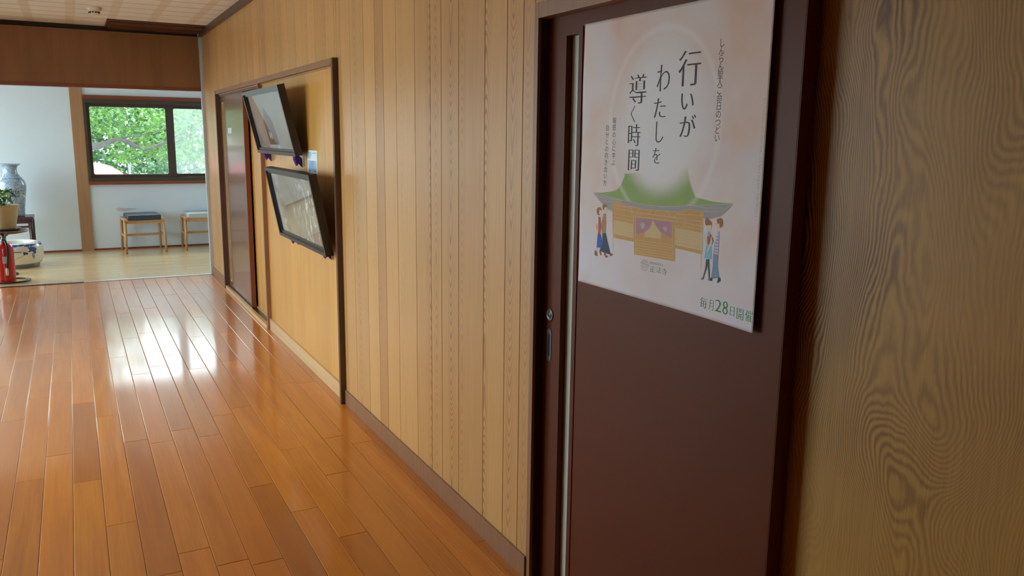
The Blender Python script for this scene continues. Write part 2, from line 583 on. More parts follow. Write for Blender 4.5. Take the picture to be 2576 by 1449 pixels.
# corridor floor: varnished boards running along the corridor
bm = newbm()
BW = 0.1035
x = XW + 0.06
row = 0
gy0 = -1.05
while x > -1.75:
    y = gy0 - random.uniform(0.0, 1.6)
    x1, x0 = x - 0.0006, x - BW + 0.0006
    while y < YS - 0.04:
        L = random.uniform(0.9, 1.75)
        y1 = min(y + L, YS - 0.035)
        if y1 > gy0:
            lay = bm.faces.layers.float.get('pid')
            pid = random.random()
            ya, yb = max(y, gy0) + 0.0006, y1 - 0.0006
            e, d = 0.0022, 0.0010
            dz = [random.uniform(-0.00035, 0.00035) for _ in range(4)]
            top = [bm.verts.new(p) for p in ((x0 + e, ya + e, dz[0]), (x1 - e, ya + e, dz[1]), (x1 - e, yb - e, dz[2]), (x0 + e, yb - e, dz[3]))]
            low = [bm.verts.new(p) for p in ((x0, ya, -d), (x1, ya, -d), (x1, yb, -d), (x0, yb, -d))]
            bot = [bm.verts.new(p) for p in ((x0, ya, -0.02), (x1, ya, -0.02), (x1, yb, -0.02), (x0, yb, -0.02))]
            fs = [bm.faces.new(top)]
            for A, B in ((top, low), (low, bot)):
                for k in range(4):
                    fs.append(bm.faces.new((A[k], B[k], B[(k + 1) % 4], A[(k + 1) % 4])))
            for f in fs: f[lay] = pid
        y += L
    x -= BW
    row += 1
floor = structure('floor', bm, M['floor'], 'varnished reddish-brown board floor of the corridor', 'floor')
bm = newbm()
box(bm, -1.9, 1.5, -1.2, YS, -0.12, -0.018)
structure('floor_base', bm, M['black'], 'dark bed below the corridor boards', 'floor')

# hall floor: pale boards running across
bm = newbm()
y = YS + 0.005
while y < YB:
    x = -2.4 - random.uniform(0, 1.0)
    y1 = min(y + 0.09, YB + 0.02)
    while x < 2.9:
        L = random.uniform(0.9, 1.8)
        box(bm, max(x, -2.4) + 0.0004, min(x + L, 2.9) - 0.0004, y + 0.0005, y1 - 0.0005, -0.05, random.uniform(-0.0003, 0.0003))
        x += L
    y += 0.09
structure('floor_hall', bm, M['hallfloor'], 'pale maple board floor of the hall', 'floor')

# sill rail between the two floors
bm = newbm()
box(bm, -1.7, 0.02, YS - 0.034, YS + 0.004, -0.02, 0.005, bev=0.001)
o = structure('trim_sill_dark', bm, M['bronze'], 'dark metal sill rail on the floor at the hall opening', 'sill')
bm = newbm()
box(bm, 0.02, 1.20, YS - 0.034, YS + 0.004, -0.02, 0.006, bev=0.001)  # same rail continued; its bright highlight is painted as a paler metal
o = structure('trim_sill_highlight', bm, M['alu'], 'right length of the sill rail near the planked wall, its highlight put into the colour', 'sill')

# ceilings
bm = newbm()
box(bm, -1.9, 1.6, -1.2, YS + 0.0, ZC, ZC + 0.08)
structure('ceiling', bm, M['ceil'], 'cream patterned tile ceiling of the corridor', 'ceiling')
bm = newbm()
box(bm, -2.6, 3.2, YS + 0.001, YB + 0.3, ZC + 0.002, ZC + 0.08)
structure('ceiling_hall', bm, M['white'], 'plain white ceiling over the hall', 'ceiling')
bm = newbm()
box(bm, -2.9, 3.5, -1.5, YB + 0.5, ZC + 0.09, ZC + 0.25)
structure('ceiling_roof', bm, M['darktrim'], 'roof deck above the ceilings', 'roof')

# planked right wall
bm = newbm()
edges = [2.105, 2.172, 2.275]
seq = [0.153, 0.203, 0.153, 0.102, 0.155, 0.207, 0.156, 0.107]
k = 0
while edges[-1] < 8.6:
    edges.append(min(edges[-1] + seq[k % 8], 8.615))
    k += 1
lay = bm.faces.layers.float.get('pid')


def plank(bm, ya, yb, z0, z1, pid):
    e, d = 0.0022, 0.0035
    prof = [(1.42, ya), (XW + d, ya), (XW, ya + e), (XW, yb - e), (XW + d, yb), (1.42, yb)]
    lo = [bm.verts.new((px, py, z0)) for px, py in prof]
    hi = [bm.verts.new((px, py, z1)) for px, py in prof]
    fs = [bm.faces.new((lo[i], lo[i + 1], hi[i + 1], hi[i])) for i in range(5)]
    fs += [bm.faces.new(list(reversed(lo))), bm.faces.new(hi), bm.faces.new((lo[5], lo[0], hi[0], hi[5]))]
    pcl = bm.faces.layers.float.get('pc')
    centre = (ya + yb) / 2 + (yb - ya) * (((pid * 77.7) % 1.0) - 0.5) * 0.9
    for f in fs:
        f[lay] = pid
        f[pcl] = centre


A0, A1, AZ = 4.085, 7.77, 1.74      # cupboard opening
for ya, yb in zip(edges[:-1], edges[1:]):
    pid = random.random()
    if yb - ya < 0.01: continue
    if ya >= A0 - 0.001 and yb <= A1 + 0.001:
        plank(bm, ya, yb, AZ, ZC, pid)
    elif yb <= A0 or ya >= A1:
        plank(bm, ya, yb, 0, ZC, pid)
    elif ya < A0:
        plank(bm, ya, A0, 0, ZC, pid)
        plank(bm, A0, yb, AZ, ZC, pid)
    else:
        plank(bm, ya, A1, AZ, ZC, pid)
        plank(bm, A1, yb, 0, ZC, pid)
y = 2.105
while y > -1.1:      # boards above the near door
    w = random.choice((0.15, 0.2, 0.1))
    plank(bm, max(y - w, -1.1), y, 1.76, ZC, random.random())
    y -= w
box(bm, 1.43, 1.6, -1.2, YS, -0.1, ZC)
structure('wall_right', bm, M['plank'], 'wall of tan cedar planks of mixed widths along the corridor', 'wall')

# baseboard and cornice of the planked wall
bm = newbm()
box(bm, XW - 0.008, XW + 0.02, 2.106, A0 - 0.021, 0.0, 0.078, bev=0.0015)
box(bm, XW - 0.008, XW + 0.02, A1 + 0.021, 8.615, 0.0, 0.078, bev=0.0015)
structure('baseboard_right', bm, M['browntrim'], 'narrow tan baseboard under the planked wall', 'baseboard')
bm = newbm()
box(bm, XW - 0.03, XW + 0.01, -1.1, YS - 0.05, 2.312, ZC, bev=0.002)
structure('trim_1', bm, M['darktrim'], 'thin olive-brown cornice where planks meet ceiling', 'trim')

# frame around the cupboard opening
FX = 1.165
bm = newbm()
box(bm, FX, 1.26, A0 - 0.02, A0 + 0.008, 0.0, 1.776, bev=0.0015)
structure('trim_2', bm, M['darktrim'], 'dark upright frame post right of the framed pictures', 'trim')
bm = newbm()
box(bm, FX, 1.26, A1 - 0.008, A1 + 0.02, 0.0, 1.776, bev=0.0015)
structure('trim_3', bm, M['darktrim'], 'dark upright frame post left of the far sliding door', 'trim')
bm = newbm()
box(bm, FX + 0.002, 1.26, A0 + 0.008, A1 - 0.008, 1.745, 1.776, bev=0.0015)
structure('trim_4', bm, M['browntrim'], 'brown head rail over the cupboard and far sliding door', 'trim')
bm = newbm()
box(bm, FX + 0.01, 1.262, 5.945, 5.968, 0.0, 1.745, bev=0.0015)
structure('trim_5', bm, M['browntrim'], 'slim upright batten dividing the honey veneer panels', 'trim')
# head rail above the leaf (behind)
bm = newbm()
box(bm, 1.20, 1.42, 5.968, A1 - 0.008, 1.725, 1.745)
structure('trim_6', bm, M['darktrim'], 'dark door track under the head rail', 'trim')
# fixed and pocket panels
bm = newbm()
yy = 4.093
while yy < 5.94:
    w = random.choice((0.16, 0.22, 0.28))
    box(bm, 1.205, 1.23, yy, min(yy + w, 5.945), 0.08, 1.745)
    yy += w
structure('wall_panel_wide', bm, M['veneer'], 'honey-coloured veneer panel behind the two framed pictures', 'wall panel')
bm = newbm()
yy = 5.968
while yy < 7.76:
    w = random.choice((0.16, 0.22, 0.28))
    box(bm, 1.255, 1.28, yy, min(yy + w, 7.765), 0.0, 1.745)
    yy += w
structure('wall_panel_pocket', bm, M['veneer'], 'narrow honey veneer panel beside the far sliding door', 'wall panel')
bm = newbm()
box(bm, 1.19, 1.24, A0 + 0.008, 5.945, 0.0, 0.081, bev=0.0015)
structure('baseboard_panel', bm, M['base'], 'pale wooden plinth below the wide veneer panel', 'baseboard')
bm = newbm()
box(bm, FX + 0.005, 1.194, 5.968, A1 - 0.008, 0.0, 0.03, bev=0.001)
box(bm, 1.243, 1.256, 5.968, A1 - 0.008, 0.0, 0.03)
box(bm, 1.194, 1.243, 5.968, A1 - 0.008, 0.0, 0.012)
structure('trim_7', bm, M['base'], 'pale threshold with a sliding groove under the far door', 'threshold')
bm = newbm()
box(bm, 1.2, 1.24, 5.97, A1 - 0.01, 0.0125, 0.015)
structure('trim_8', bm, M['steel'], 'grey metal track in the threshold groove', 'track')


# ------------------------------------------------------------------ sliding doors
def leaf_boxes(bm, x0, x1, ya, yb, z0, z1, sy0, sy1, sz0, sz1):
    """leaf from ya (near) to yb (far) with a vertical slit sy0..sy1"""
    box(bm, x0, x1, ya, sy0, z0, z1)
    box(bm, x0, x1, sy1, yb, z0, z1)
    box(bm, x0, x1, sy0, sy1, sz1, z1)
    box(bm, x0, x1, sy0, sy1, z0, sz0)


def pull(parent, x, y, z, h=0.1, w=0.024):
    # oval recessed finger pull: plate ring and dark cup
    def oval(hh, ww, n=14):
        pts = []
        for i in range(n + 1):
            t = PI * i / n
            pts.append((ww / 2 * math.cos(t), hh / 2 - ww / 2 + ww / 2 * math.sin(t)))
        for i in range(n + 1):
            t = PI + PI * i / n
            pts.append((ww / 2 * math.cos(t), -hh / 2 + ww / 2 + ww / 2 * math.sin(t)))
        return pts
    bm = newbm()
    o1, o2 = oval(h, w), oval(h - 0.03, w - 0.012)
    R = [[bm.verts.new((d, y + a, z + b)) for a, b in pts] for pts, d in ((o1, x), (o1, x - 0.0018), (o2, x - 0.0018), (o2, x - 0.0006))]
    n = len(o1)
    for A, B in zip(R[:-1], R[1:]):
        for k in range(n):
            bm.faces.new((A[k], A[(k + 1) % n], B[(k + 1) % n], B[k]))
    pl = link('finger_pull', bm, M['steel'], parent)
    tag(pl, 'grey steel finger pull')
    bm = newbm()
    vs = [bm.verts.new((x - 0.0007, y + a, z + b)) for a, b in o2]
    bm.faces.new(vs)
    link('pull_recess', bm, M['black'], pl)


# far sliding door
d1 = thing('door_1', 'far glossy brown sliding door left of the framed pictures', 'door', kind='structure')
bm = newbm()
leaf_boxes(bm, 1.205, 1.237, 6.72, 7.765, 0.016, 1.735, 7.60, 7.65, 0.10, 1.66)
link('leaf', bm, M['doorfar'], d1)
bm = newbm()
box(bm, 1.203, 1.2385, 6.69, 6.72, 0.016, 1.735, bev=0.001)
tag(link('edge_stile', bm, M['dooredge'], d1), 'reddish brown edge stile')
bm = newbm()
box(bm, 1.222, 1.226, 7.60, 7.65, 0.10, 1.66)
link('glass_strip', bm, M['frost'], d1)
bm = newbm()
ring_frame(bm, (7.588, 7.662, 0.088, 1.672), (7.60, 7.65, 0.10, 1.66), 'x', 1.201, 1.206)
tag(link('slit_bead', bm, M['base'], d1), 'pale wooden bead round the glass slit')
bm = newbm()
box(bm, 1.2035, 1.2051, 7.25, 7.43, 1.405, 1.452)
tag(link('sticker', bm, M['white'], d1), 'small white sticker')
bm = newbm()
box(bm, 1.187, 1.1945, 7.95, 8.02, 1.14, 1.26, bev=0.002)
sw = link('wall_switch', bm, M['plank'])
tag(sw, 'slim tan switch plate on the planks beside the far sliding door', 'switch')

# near sliding door
d2 = thing('door_2', 'near dark brown sliding door carrying the poster', 'door', kind='structure')
LX = 1.230
bm = newbm()
leaf_boxes(bm, LX, LX + 0.036, 1.145, 2.098, 0.012, 1.745, 1.925, 1.988, 0.05, 1.677)
link('leaf', bm, M['doorbrown'], d2)
bm = newbm()
box(bm, LX + 0.018, LX + 0.022, 1.925, 1.988, 0.05, 1.677)
tag(link('glass_strip', bm, M['frost'], d2), 'narrow frosted glass strip')
bm = newbm()
ring_frame(bm, (1.906, 2.0, 0.034, 1.695), (1.925, 1.988, 0.05, 1.677), 'x', LX - 0.0025, LX + 0.001)
link('slit_bead', bm, M['doorbrown'], d2)
bm = newbm()
box(bm, LX + 0.0005, LX + 0.0355, 1.1425, 1.1455, 0.012, 1.745)
link('edge_band', bm, M['doorbrown'], d2)
# lock
bm = newbm()
rg = []
seg = 24
for r, dx in ((0.019, 0), (0.0185, -0.003), (0.014, -0.0035), (0.0125, -0.001), (0.0085, -0.001), (0.0075, -0.0035), (0.002, -0.0035)):
    rg.append([bm.verts.new((LX + dx, 2.049 + r * math.cos(2 * PI * i / seg), 0.880 + r * math.sin(2 * PI * i / seg))) for i in range(seg)])
for a, b in zip(rg[:-1], rg[1:]):
    for i in range(seg):
        f = bm.faces.new((a[i], a[(i + 1) % seg], b[(i + 1) % seg], b[i]))
        f.smooth = True
bm.faces.new(rg[-1])
lk = tag(link('lock_cylinder', bm, M['steel'], d2), 'round grey lock cylinder')
bm = newbm()
box(bm, LX - 0.0042, LX - 0.003, 2.048, 2.050, 0.876, 0.884)
link('keyhole', bm, M['black'], lk)
pull(d2, LX, 2.050, 0.787)

# frame of the near door
bm = newbm()
box(bm, XW - 0.002, XW + 0.008, 2.084, 2.106, 0.0, 1.775, bev=0.001)
structure('trim_9', bm, M['browntrim'], 'brown jamb post between the planks and the near door', 'trim')
bm = newbm()
box(bm, XW - 0.0015, LX + 0.07, -1.1, 2.084, 1.732, 1.775, bev=0.001)
structure('trim_10', bm, M['browntrim'], 'brown head rail over the near sliding door', 'trim')
bm = newbm()
box(bm, XW + 0.005, LX + 0.05, -1.1, 2.084, 0.0, 0.011)
structure('trim_11', bm, M['base'], 'flat threshold below the near sliding door', 'threshold')
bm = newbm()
box(bm, XW + 0.008, 1.277, 2.0845, 2.106, 0.0, 1.732)  # rest of the jamb post, coloured dark for the shade on its near side
structure('trim_18', bm, M['shaded_jamb'], 'near side of the brown jamb post, its shade put into the colour', 'trim')
bm = newbm()
box(bm, 1.278, 1.31, -1.1, 2.1, 0.0, 1.78)
structure('wall_panel_near', bm, M['ash'], 'ash veneer wall panel with wavy grain beside the near door', 'wall panel')

# ------------------------------------------------------------------ lintel and opening to the hall
bm = newbm()
xx = -1.75
while xx < 1.165:
    w = random.choice((0.14, 0.2, 0.26, 0.1))
    box(bm, xx, min(xx + w, 1.165), YS - 0.004, YS + 0.09, 1.835, 2.312)
    xx += w
structure('wall_lintel', bm, M['lintel'], 'brown veneer panel wall above the hall opening', 'wall')
bm = newbm()
box(bm, -1.75, 1.165, YS - 0.012, YS + 0.1, 1.806, 1.836, bev=0.002)
structure('trim_12', bm, M['redtrim'], 'reddish brown rail along the bottom of the lintel panel', 'trim')
bm = newbm()
box(bm, -1.75, 1.165, YS - 0.012, YS + 0.02, 2.311, 2.3175)
structure('trim_13', bm, M['browntrim'], 'thin tan ledge on top of the lintel panel', 'trim')
bm = newbm()
box(bm, -1.75, 1.165, YS + 0.0, YS + 0.05, 2.3175, ZC)
structure('trim_14', bm, M['black'], 'black curtain slot between lintel panel and ceiling', 'trim')
bm = newbm()
box(bm, 0.36, XW - 0.03, 8.06, YS - 0.002, 2.350, ZC, bev=0.002)
box(bm, 0.385, XW - 0.03, 8.14, YS - 0.002, 2.342, 2.351, bev=0.002)
box(bm, 0.40, XW - 0.03, 8.40, YS - 0.002, 2.336, 2.343, bev=0.002)
structure('trim_15', bm, wood('deep_red_trim', hexc(92, 48, 34), hexc(66, 34, 24), across='y', along='x', sa=30, sl=1.0, rings=4, contrast=0.25, streak=0.3, rough=0.45, pid=False), 'dark red-brown stepped cover board on the ceiling corner', 'trim')
bm = newbm()
box(bm, 1.167, 1.205, YS - 0.034, YS + 0.02, 0.0, 2.33, bev=0.002)
structure('trim_16', bm, M['alu'], 'slim pale aluminium post at the right of the hall opening', 'trim')
bm = newbm()
box(bm, 1.18, 1.6, YS - 0.03, YS + 0.1, 0.0, ZC)
structure('wall_end_right', bm, M['white'], 'wall end behind the aluminium post', 'wall')

# ------------------------------------------------------------------ hall walls
bm = newbm()
W0, W1, WZ0, WZ1 = 0.168, 2.02, 0.79, 1.82
V0, V1 = -2.12, -1.0
for (a, b, c, d) in ((-2.6, V0, -0.1, ZC), (V0, V1, -0.1, WZ0), (V0, V1, WZ1, ZC), (V1, W0, -0.1, ZC), (W0, W1, -0.1, WZ0), (W0, W1, WZ1, ZC), (W1, 3.1, -0.1, ZC)):
    box(bm, a, b, YB, YB + 0.14, c, d)
structure('wall_back', bm, M['white'], 'white plaster back wall of the hall', 'wall')
bm = newbm()
for (a, b, c, d) in ((YS, 8.9, -0.1, ZC), (8.9, 10.8, 2.05, ZC), (10.8, YB, -0.1, ZC)):
    box(bm, -2.45, -2.3, a, b, c, d)
structure('wall_hall_left', bm, M['white'], 'white wall left of the hall round the entrance', 'wall')
bm = newbm()
box(bm, 2.85, 3.0, YS, YB, -0.1, ZC)
structure('wall_hall_right', bm, M['white'], 'white wall closing the hall on the right', 'wall')
bm = newbm()
box(bm, -2.45, -1.75, YS - 0.1, YS + 0.05, -0.1, ZC)
box(bm, 1.6, 3.0, YS - 0.1, YS + 0.05, -0.1, ZC)
structure('wall_hall_front', bm, M['white'], 'white walls either side of the corridor opening', 'wall')
bm = newbm()
box(bm, -2.3, 0.036, YB - 0.012, YB + 0.01, 0.0, 0.022)
box(bm, 0.166, 2.85, YB - 0.012, YB + 0.01, 0.0, 0.022)
structure('baseboard_back', bm, M['redtrim'], 'thin red-brown skirting along the hall back wall', 'baseboard')
bm = newbm()
box(bm, 0.036, 0.166, YB - 0.02, YB + 0.02, 0.0, ZC)
structure('trim_17', bm, M['pillar'], 'wooden pillar in the back wall left of the window', 'pillar')
# unpainted scar on the wall
bm = newbm()
pts = []
for i in range(28):
    t = 2 * PI * i / 28
    r = 1 + 0.25 * math.sin(3 * t + 1) + 0.12 * math.sin(7 * t)
    pts.append(bm.verts.new((0.53 + 0.105 * r * math.cos(t), YB - 0.0015, 0.485 + 0.02 * r * math.sin(t))))
bm.faces.new(pts)
link('plaster_scar', bm, plain('bare_plaster', hexc(198, 192, 188), rough=0.9, var=0.25, vscale=60), bpy.data.objects['wall_back'])

# corridor left wall with a band of windows, wall behind the viewer
bm = newbm()
for (a, b, c, d) in ((-1.2, 3.1, -0.1, ZC), (3.1, 6.2, -0.1, 0.1), (3.1, 6.2, 2.05, ZC), (6.2, YS, -0.1, ZC)):
    box(bm, -1.9, -1.72, a, b, c, d)
structure('wall_left', bm, M['white'], 'white corridor wall opposite the planks', 'wall')
bm = newbm()
box(bm, -1.9, 1.6, -1.3, -1.1, -0.1, ZC)
structure('wall_front', bm, M['lintel'], 'wall closing the corridor behind the viewer', 'wall')


# ------------------------------------------------------------------ windows
def sash(parent, a0, a1, b0, b1, axis, d0, d1, rail=0.045, top=0.045, bot=0.05, sl=0.045, sr=0.045, rad=0.018):
    bm = newbm()
    ring_frame(bm, (a0, a1, b0, b1), (a0 + sl, a1 - sr, b0 + bot, b1 - top), axis, d0, d1, rad)
    s = link('sash', bm, M['bronze'], parent)
    bm = newbm()
    dm = (d0 + d1) / 2
    if axis == 'y':
        box(bm, a0 + sl - 0.006, a1 - sr + 0.006, dm - 0.002, dm + 0.002, b0 + bot - 0.006, b1 - top + 0.006)
    else:
        box(bm, dm - 0.002, dm + 0.002, a0 + sl - 0.006, a1 - sr + 0.006, b0 + bot - 0.006, b1 - top + 0.006)
    tag(link('pane', bm, M['pane'], s), 'clear glass pane')
    return s


w1 = thing('window_1', 'bronze framed sliding window looking onto the garden', 'window', kind='structure')
bm = newbm()
ring_frame(bm, (0.168, 2.02, 0.828, 1.782), (0.198, 1.99, 0.868, 1.74), 'y', YB - 0.035, YB + 0.1)
link('window_frame', bm, M['bronze'], w1)
sash(w1, 0.19, 1.145, 0.866, 1.742, 'y', YB + 0.0, YB + 0.028, sl=0.04, sr=0.09, top=0.042, bot=0.042)
sash(w1, 1.06, 1.995, 0.866, 1.742, 'y', YB + 0.034, YB + 0.062, sl=0.09, sr=0.04, top=0.042, bot=0.042)
bm = newbm()
box(bm, 1.09, 1.985, YB + 0.078, YB + 0.08, 0.87, 1.74)
tag(link('insect_screen', bm, M['screen'], w1), 'hazy insect screen over the right half')
bm = newbm()
box(bm, 1.132, 1.142, YB - 0.012, YB + 0.0, 1.29, 1.35, bev=0.002)
link('crescent_lock', bm, M['steel'], w1)
bm = newbm()
box(bm, 0.166, 2.05, YB - 0.05, YB + 0.02, 0.788, 0.828, bev=0.003)
tag(link('window_sill', bm, M['redtrim'], w1), 'red-brown wooden window sill')
bm = newbm()
box(bm, 0.166, 2.05, YB - 0.02, YB + 0.02, 1.782, 1.833, bev=0.002)
tag(link('head_board', bm, M['redtrim'], w1), 'red-brown wooden head board')

w2 = thing('window_2', 'second bronze framed window of the hall, left of the vase', 'window', kind='structure')
bm = newbm()
ring_frame(bm, (V0, V1, WZ0, WZ1), (V0 + 0.05, V1 - 0.05, WZ0 + 0.05, WZ1 - 0.05), 'y', YB - 0.035, YB + 0.1)
link('window_frame', bm, M['bronze'], w2)
mid = (V0 + V1) / 2
sash(w2, V0 + 0.045, mid + 0.04, WZ0 + 0.045, WZ1 - 0.045, 'y', YB + 0.0, YB + 0.028)
sash(w2, mid - 0.04, V1 - 0.045, WZ0 + 0.045, WZ1 - 0.045, 'y', YB + 0.034, YB + 0.062)
w3 = thing('window_3', 'glazed entrance doors at the left end of the hall', 'window', kind='structure')
bm = newbm()
ring_frame(bm, (8.9, 10.8, 0.0, 2.05), (8.95, 10.75, 0.04, 2.0), 'x', -2.43, -2.32)
link('window_frame', bm, M['bronze'], w3)
sash(w3, 8.94, 9.87, 0.04, 2.0, 'x', -2.40, -2.37)
sash(w3, 9.83, 10.76, 0.04, 2.0, 'x', -2.365, -2.335)
w4 = thing('window_4', 'long corridor window opposite the planked wall', 'window', kind='structure')
bm = newbm()
ring_frame(bm, (3.1, 6.2, 0.1, 2.05), (3.14, 6.16, 0.14, 2.01), 'x', -1.88, -1.74)
link('window_frame', bm, M['bronze'], w4)
for k in range(3):
    a = 3.14 + k * 1.0066
    sash(w4, a, a + 1.0066, 0.14, 2.01, 'x', -1.84 + 0.03 * (k % 2), -1.815 + 0.03 * (k % 2))

# ------------------------------------------------------------------ smoke alarm on the ceiling
t = thing('smoke_alarm', 'cream ceiling alarm with a dark grille near the lintel', 'alarm', (0.245, 7.42, ZC))
bm = newbm()
lathe(bm, [(0.055, 0.0), (0.055, -0.012), (0.048, -0.018), (0.04, -0.03)], 32)
link('base', bm, plain('cream_plastic', hexc(222, 210, 196), rough=0.5), t)
bm = newbm()
lathe(bm, [(0.034, -0.0299), (0.034, -0.046), (0.02, -0.052)], 32)
link('sensor_cap', bm, plain('cream_plastic_light', hexc(228, 220, 208), rough=0.5), t)
bm = newbm()
for i in range(10):
    a = 2 * PI * i / 10
    box(bm, 0.0345 * math.cos(a) - 0.006, 0.0345 * math.cos(a) + 0.006, 0.0345 * math.sin(a) - 0.006, 0.0345 * math.sin(a) + 0.006, -0.044, -0.034)
tag(link('grille', bm, M['black'], t), 'dark grille slots')

# ------------------------------------------------------------------ framed pictures
def picture(loc, wid, hgt, tilt, label, draw):
    """origin at bottom edge, far end; local +Y' runs towards the viewer, Z' up the picture, -X' the face"""
    t = thing('framed_picture', label, 'picture', loc)
    t.rotation_euler = Vector((0, 0, 0))
    t.rotation_euler = (0, -tilt, PI) if False else (0, 0, 0)
    t.matrix_world = Matrix.Translation(loc) @ Matrix.Rotation(-tilt, 4, 'Y')
    fw_, dp = 0.03, 0.03
    bm = newbm()
    # stepped moulding
    ring_frame(bm, (-wid, 0, 0, hgt), (-wid + 0.02, -0.02, 0.02, hgt - 0.02), 'x', -dp, 0.012)
    ring_frame(bm, (-wid + 0.017, -0.017, 0.017, hgt - 0.017), (-wid + 0.034, -0.034, 0.034, hgt - 0.034), 'x', -dp + 0.01, 0.0)
    link('frame', bm, M['frameblack'], t)
    bm = newbm()
    box(bm, 0.006, 0.011, -wid + 0.005, -0.005, 0.005, hgt - 0.005)
    link('backing_board', bm, M['black'], t)
    draw(t, wid, hgt)
    bm = newbm()
    box(bm, -0.0145, -0.0125, -wid + 0.03, -0.03, 0.03, hgt - 0.03)
    tag(link('glass', bm, M['picglass'], t), 'reflective picture glass')
    return t


def ink_mesh(name, verts, faces, cols, mat, parent=None):
    me = bpy.data.meshes.new(name)
    me.from_pydata(verts, [], faces)
    a = me.color_attributes.new('ink', 'FLOAT_COLOR', 'POINT')
    flat = np.ones((len(verts), 4), dtype=np.float32)
    flat[:, :3] = np.array(cols, dtype=np.float32)
    a.data.foreach_set('color', flat.ravel())
    me.materials.append(mat)
    o = bpy.data.objects.new(name, me)
    COL.objects.link(o)
    if parent is not None: o.parent = parent
    return o


M['print'] = attr_mat('printed_paper', 0.55)


def fbm(x, y, s=0.0, oct=4):
    v, a = 0.0, 0.5
    for k in range(oct):
        v += a * mnoise.noise((x, y, s + 3.7 * k))
        x *= 2.0; y *= 2.0; a *= 0.5
    return v


def sstep(a, b, x):
    t = max(0.0, min(1.0, (x - a) / (b - a)))
    return t * t * (3 - 2 * t)


def lerp3(a, b, t):
    return tuple(p + (q - p) * t for p, q in zip(a, b))


def print_grid(parent, wid, hgt, fn, nx=150, ny=60, name='print'):
    vs, cs, fs = [], [], []
    m = 0.031
    for j in range(ny + 1):
        for i in range(nx + 1):
            u, v = i / nx, j / ny
            vs.append((-0.006, -(m + (wid - 2 * m) * u), m + (hgt - 2 * m) * v))
            cs.append(fn(u, v))
    for j in range(ny):
        for i in range(nx):
            a = j * (nx + 1) + i
            fs.append((a, a + 1, a + nx + 2, a + nx + 1))
    return ink_mesh(name, vs, fs, cs, M['print'], parent)


def art_one(t, wid, hgt):
    def fn(u, v):
        c = lerp3(hexc(176, 166, 158), hexc(150, 140, 134), 0.5 + fbm(u * 4, v * 3, 2.0))
        # tall brown silhouette with a dark base and two white marks
        cx = 0.40 + 0.10 * (0.75 - v)
        w = 0.13 * sstep(0.80, 0.45, v) * (1 if v > 0.06 else 0.4)
        d = abs(u - cx) / max(w, 1e-3)
        if 0.04 < v < 0.8 and d < 1:
            c = lerp3(hexc(92, 70, 56), hexc(70, 50, 40), sstep(0.5, 0.1, v))
            if 0.16 < v < 0.34 and u < cx - 0.02: c = hexc(46, 38, 36)
        for (a, b) in ((0.385, 0.25), (0.43, 0.24)):
            if ((u - a) / 0.018) ** 2 + ((v - b) / 0.07) ** 2 < 1: c = hexc(220, 216, 208)
        if v < 0.07 + 0.03 * fbm(u * 20, 0) and 0.3 < u < 0.6: c = hexc(205, 205, 202)
        return c
    print_grid(t, wid, hgt, fn, name='photo_print')


def art_two(t, wid, hgt):
    def fn(u, v):
        c = lerp3(hexc(150, 128, 106), hexc(128, 118, 112), sstep(0.35, 0.9, v))
        c = lerp3(c, hexc(190, 176, 158), 0.5 + 1.0 * fbm(u * 5, v * 3, 4.0))
        # white falling strands to the right
        s = fbm(u * 16 + 1.2 * fbm(u * 5, v * 4, 9.0) + (1 - v) * 1.5, v * 2.6, 7.0, 3)
        k = sstep(0.06, 0.0, abs(s)) * sstep(0.30, 0.62, u + 0.25 * fbm(u * 3, v * 3, 1.0))
        c = lerp3(c, hexc(250, 250, 248), 0.95 * k)
        if u < 0.2: c = lerp3(c, hexc(214, 212, 210), sstep(0.2, 0.02, u + 0.2 * fbm(u * 9, v * 9, 3)))
        return c
    print_grid(t, wid, hgt, fn, 260, 90, name='drawing_print')


picture((1.157, 5.789, 1.285), 1.063, 0.405, 0.225, 'upper black framed picture tilted forward on purple rests, showing a brown shape', art_one)
picture((1.157, 5.212, 0.784), 1.070, 0.430, 0.185, 'lower black framed picture tilted forward, white strands on greyish brown', art_two)


def rest(loc, label):
    """small purple cloth rest: folded tab over a pin with two pointed tails"""
    t = thing('picture_rest', label, 'picture rest', loc, group='purple picture rests')
    for dy, sc, nm in ((-0.011, 1.0, 'front_fold'), (0.011, 0.94, 'back_fold')):
        bm = newbm()
        pts = [(-0.046, 0.034), (-0.028, 0.040), (0.002, 0.012), (0.004, -0.040), (-0.016, -0.014), (-0.030, -0.032), (-0.046, 0.004)]
        n = len(pts)
        L = []
        for y, k in ((-0.010, 0.80), (-0.004, 1.0), (0.004, 1.0), (0.010, 0.80)):
            L.append([bm.verts.new((-0.02 + (px_ + 0.02) * k * sc, dy + y, pz_ * k * sc)) for px_, pz_ in pts])
        for A, B in zip(L[:-1], L[1:]):
            for q in range(n):
                bm.faces.new((A[q], A[(q + 1) % n], B[(q + 1) % n], B[q]))
        bm.faces.new(L[0])
        bm.faces.new(list(reversed(L[-1])))
        link(nm, bm, M['purple'], t)

rest((1.192, 5.70, 1.262), 'purple cloth rest under the far end of the upper picture')
rest((1.192, 4.86, 1.252), 'purple cloth rest under the near end of the upper picture')
rest((1.192, 5.02, 0.775), 'purple cloth rest under the far end of the lower picture')
rest((1.192, 4.30, 0.78), 'purple cloth rest under the near end of the lower picture')

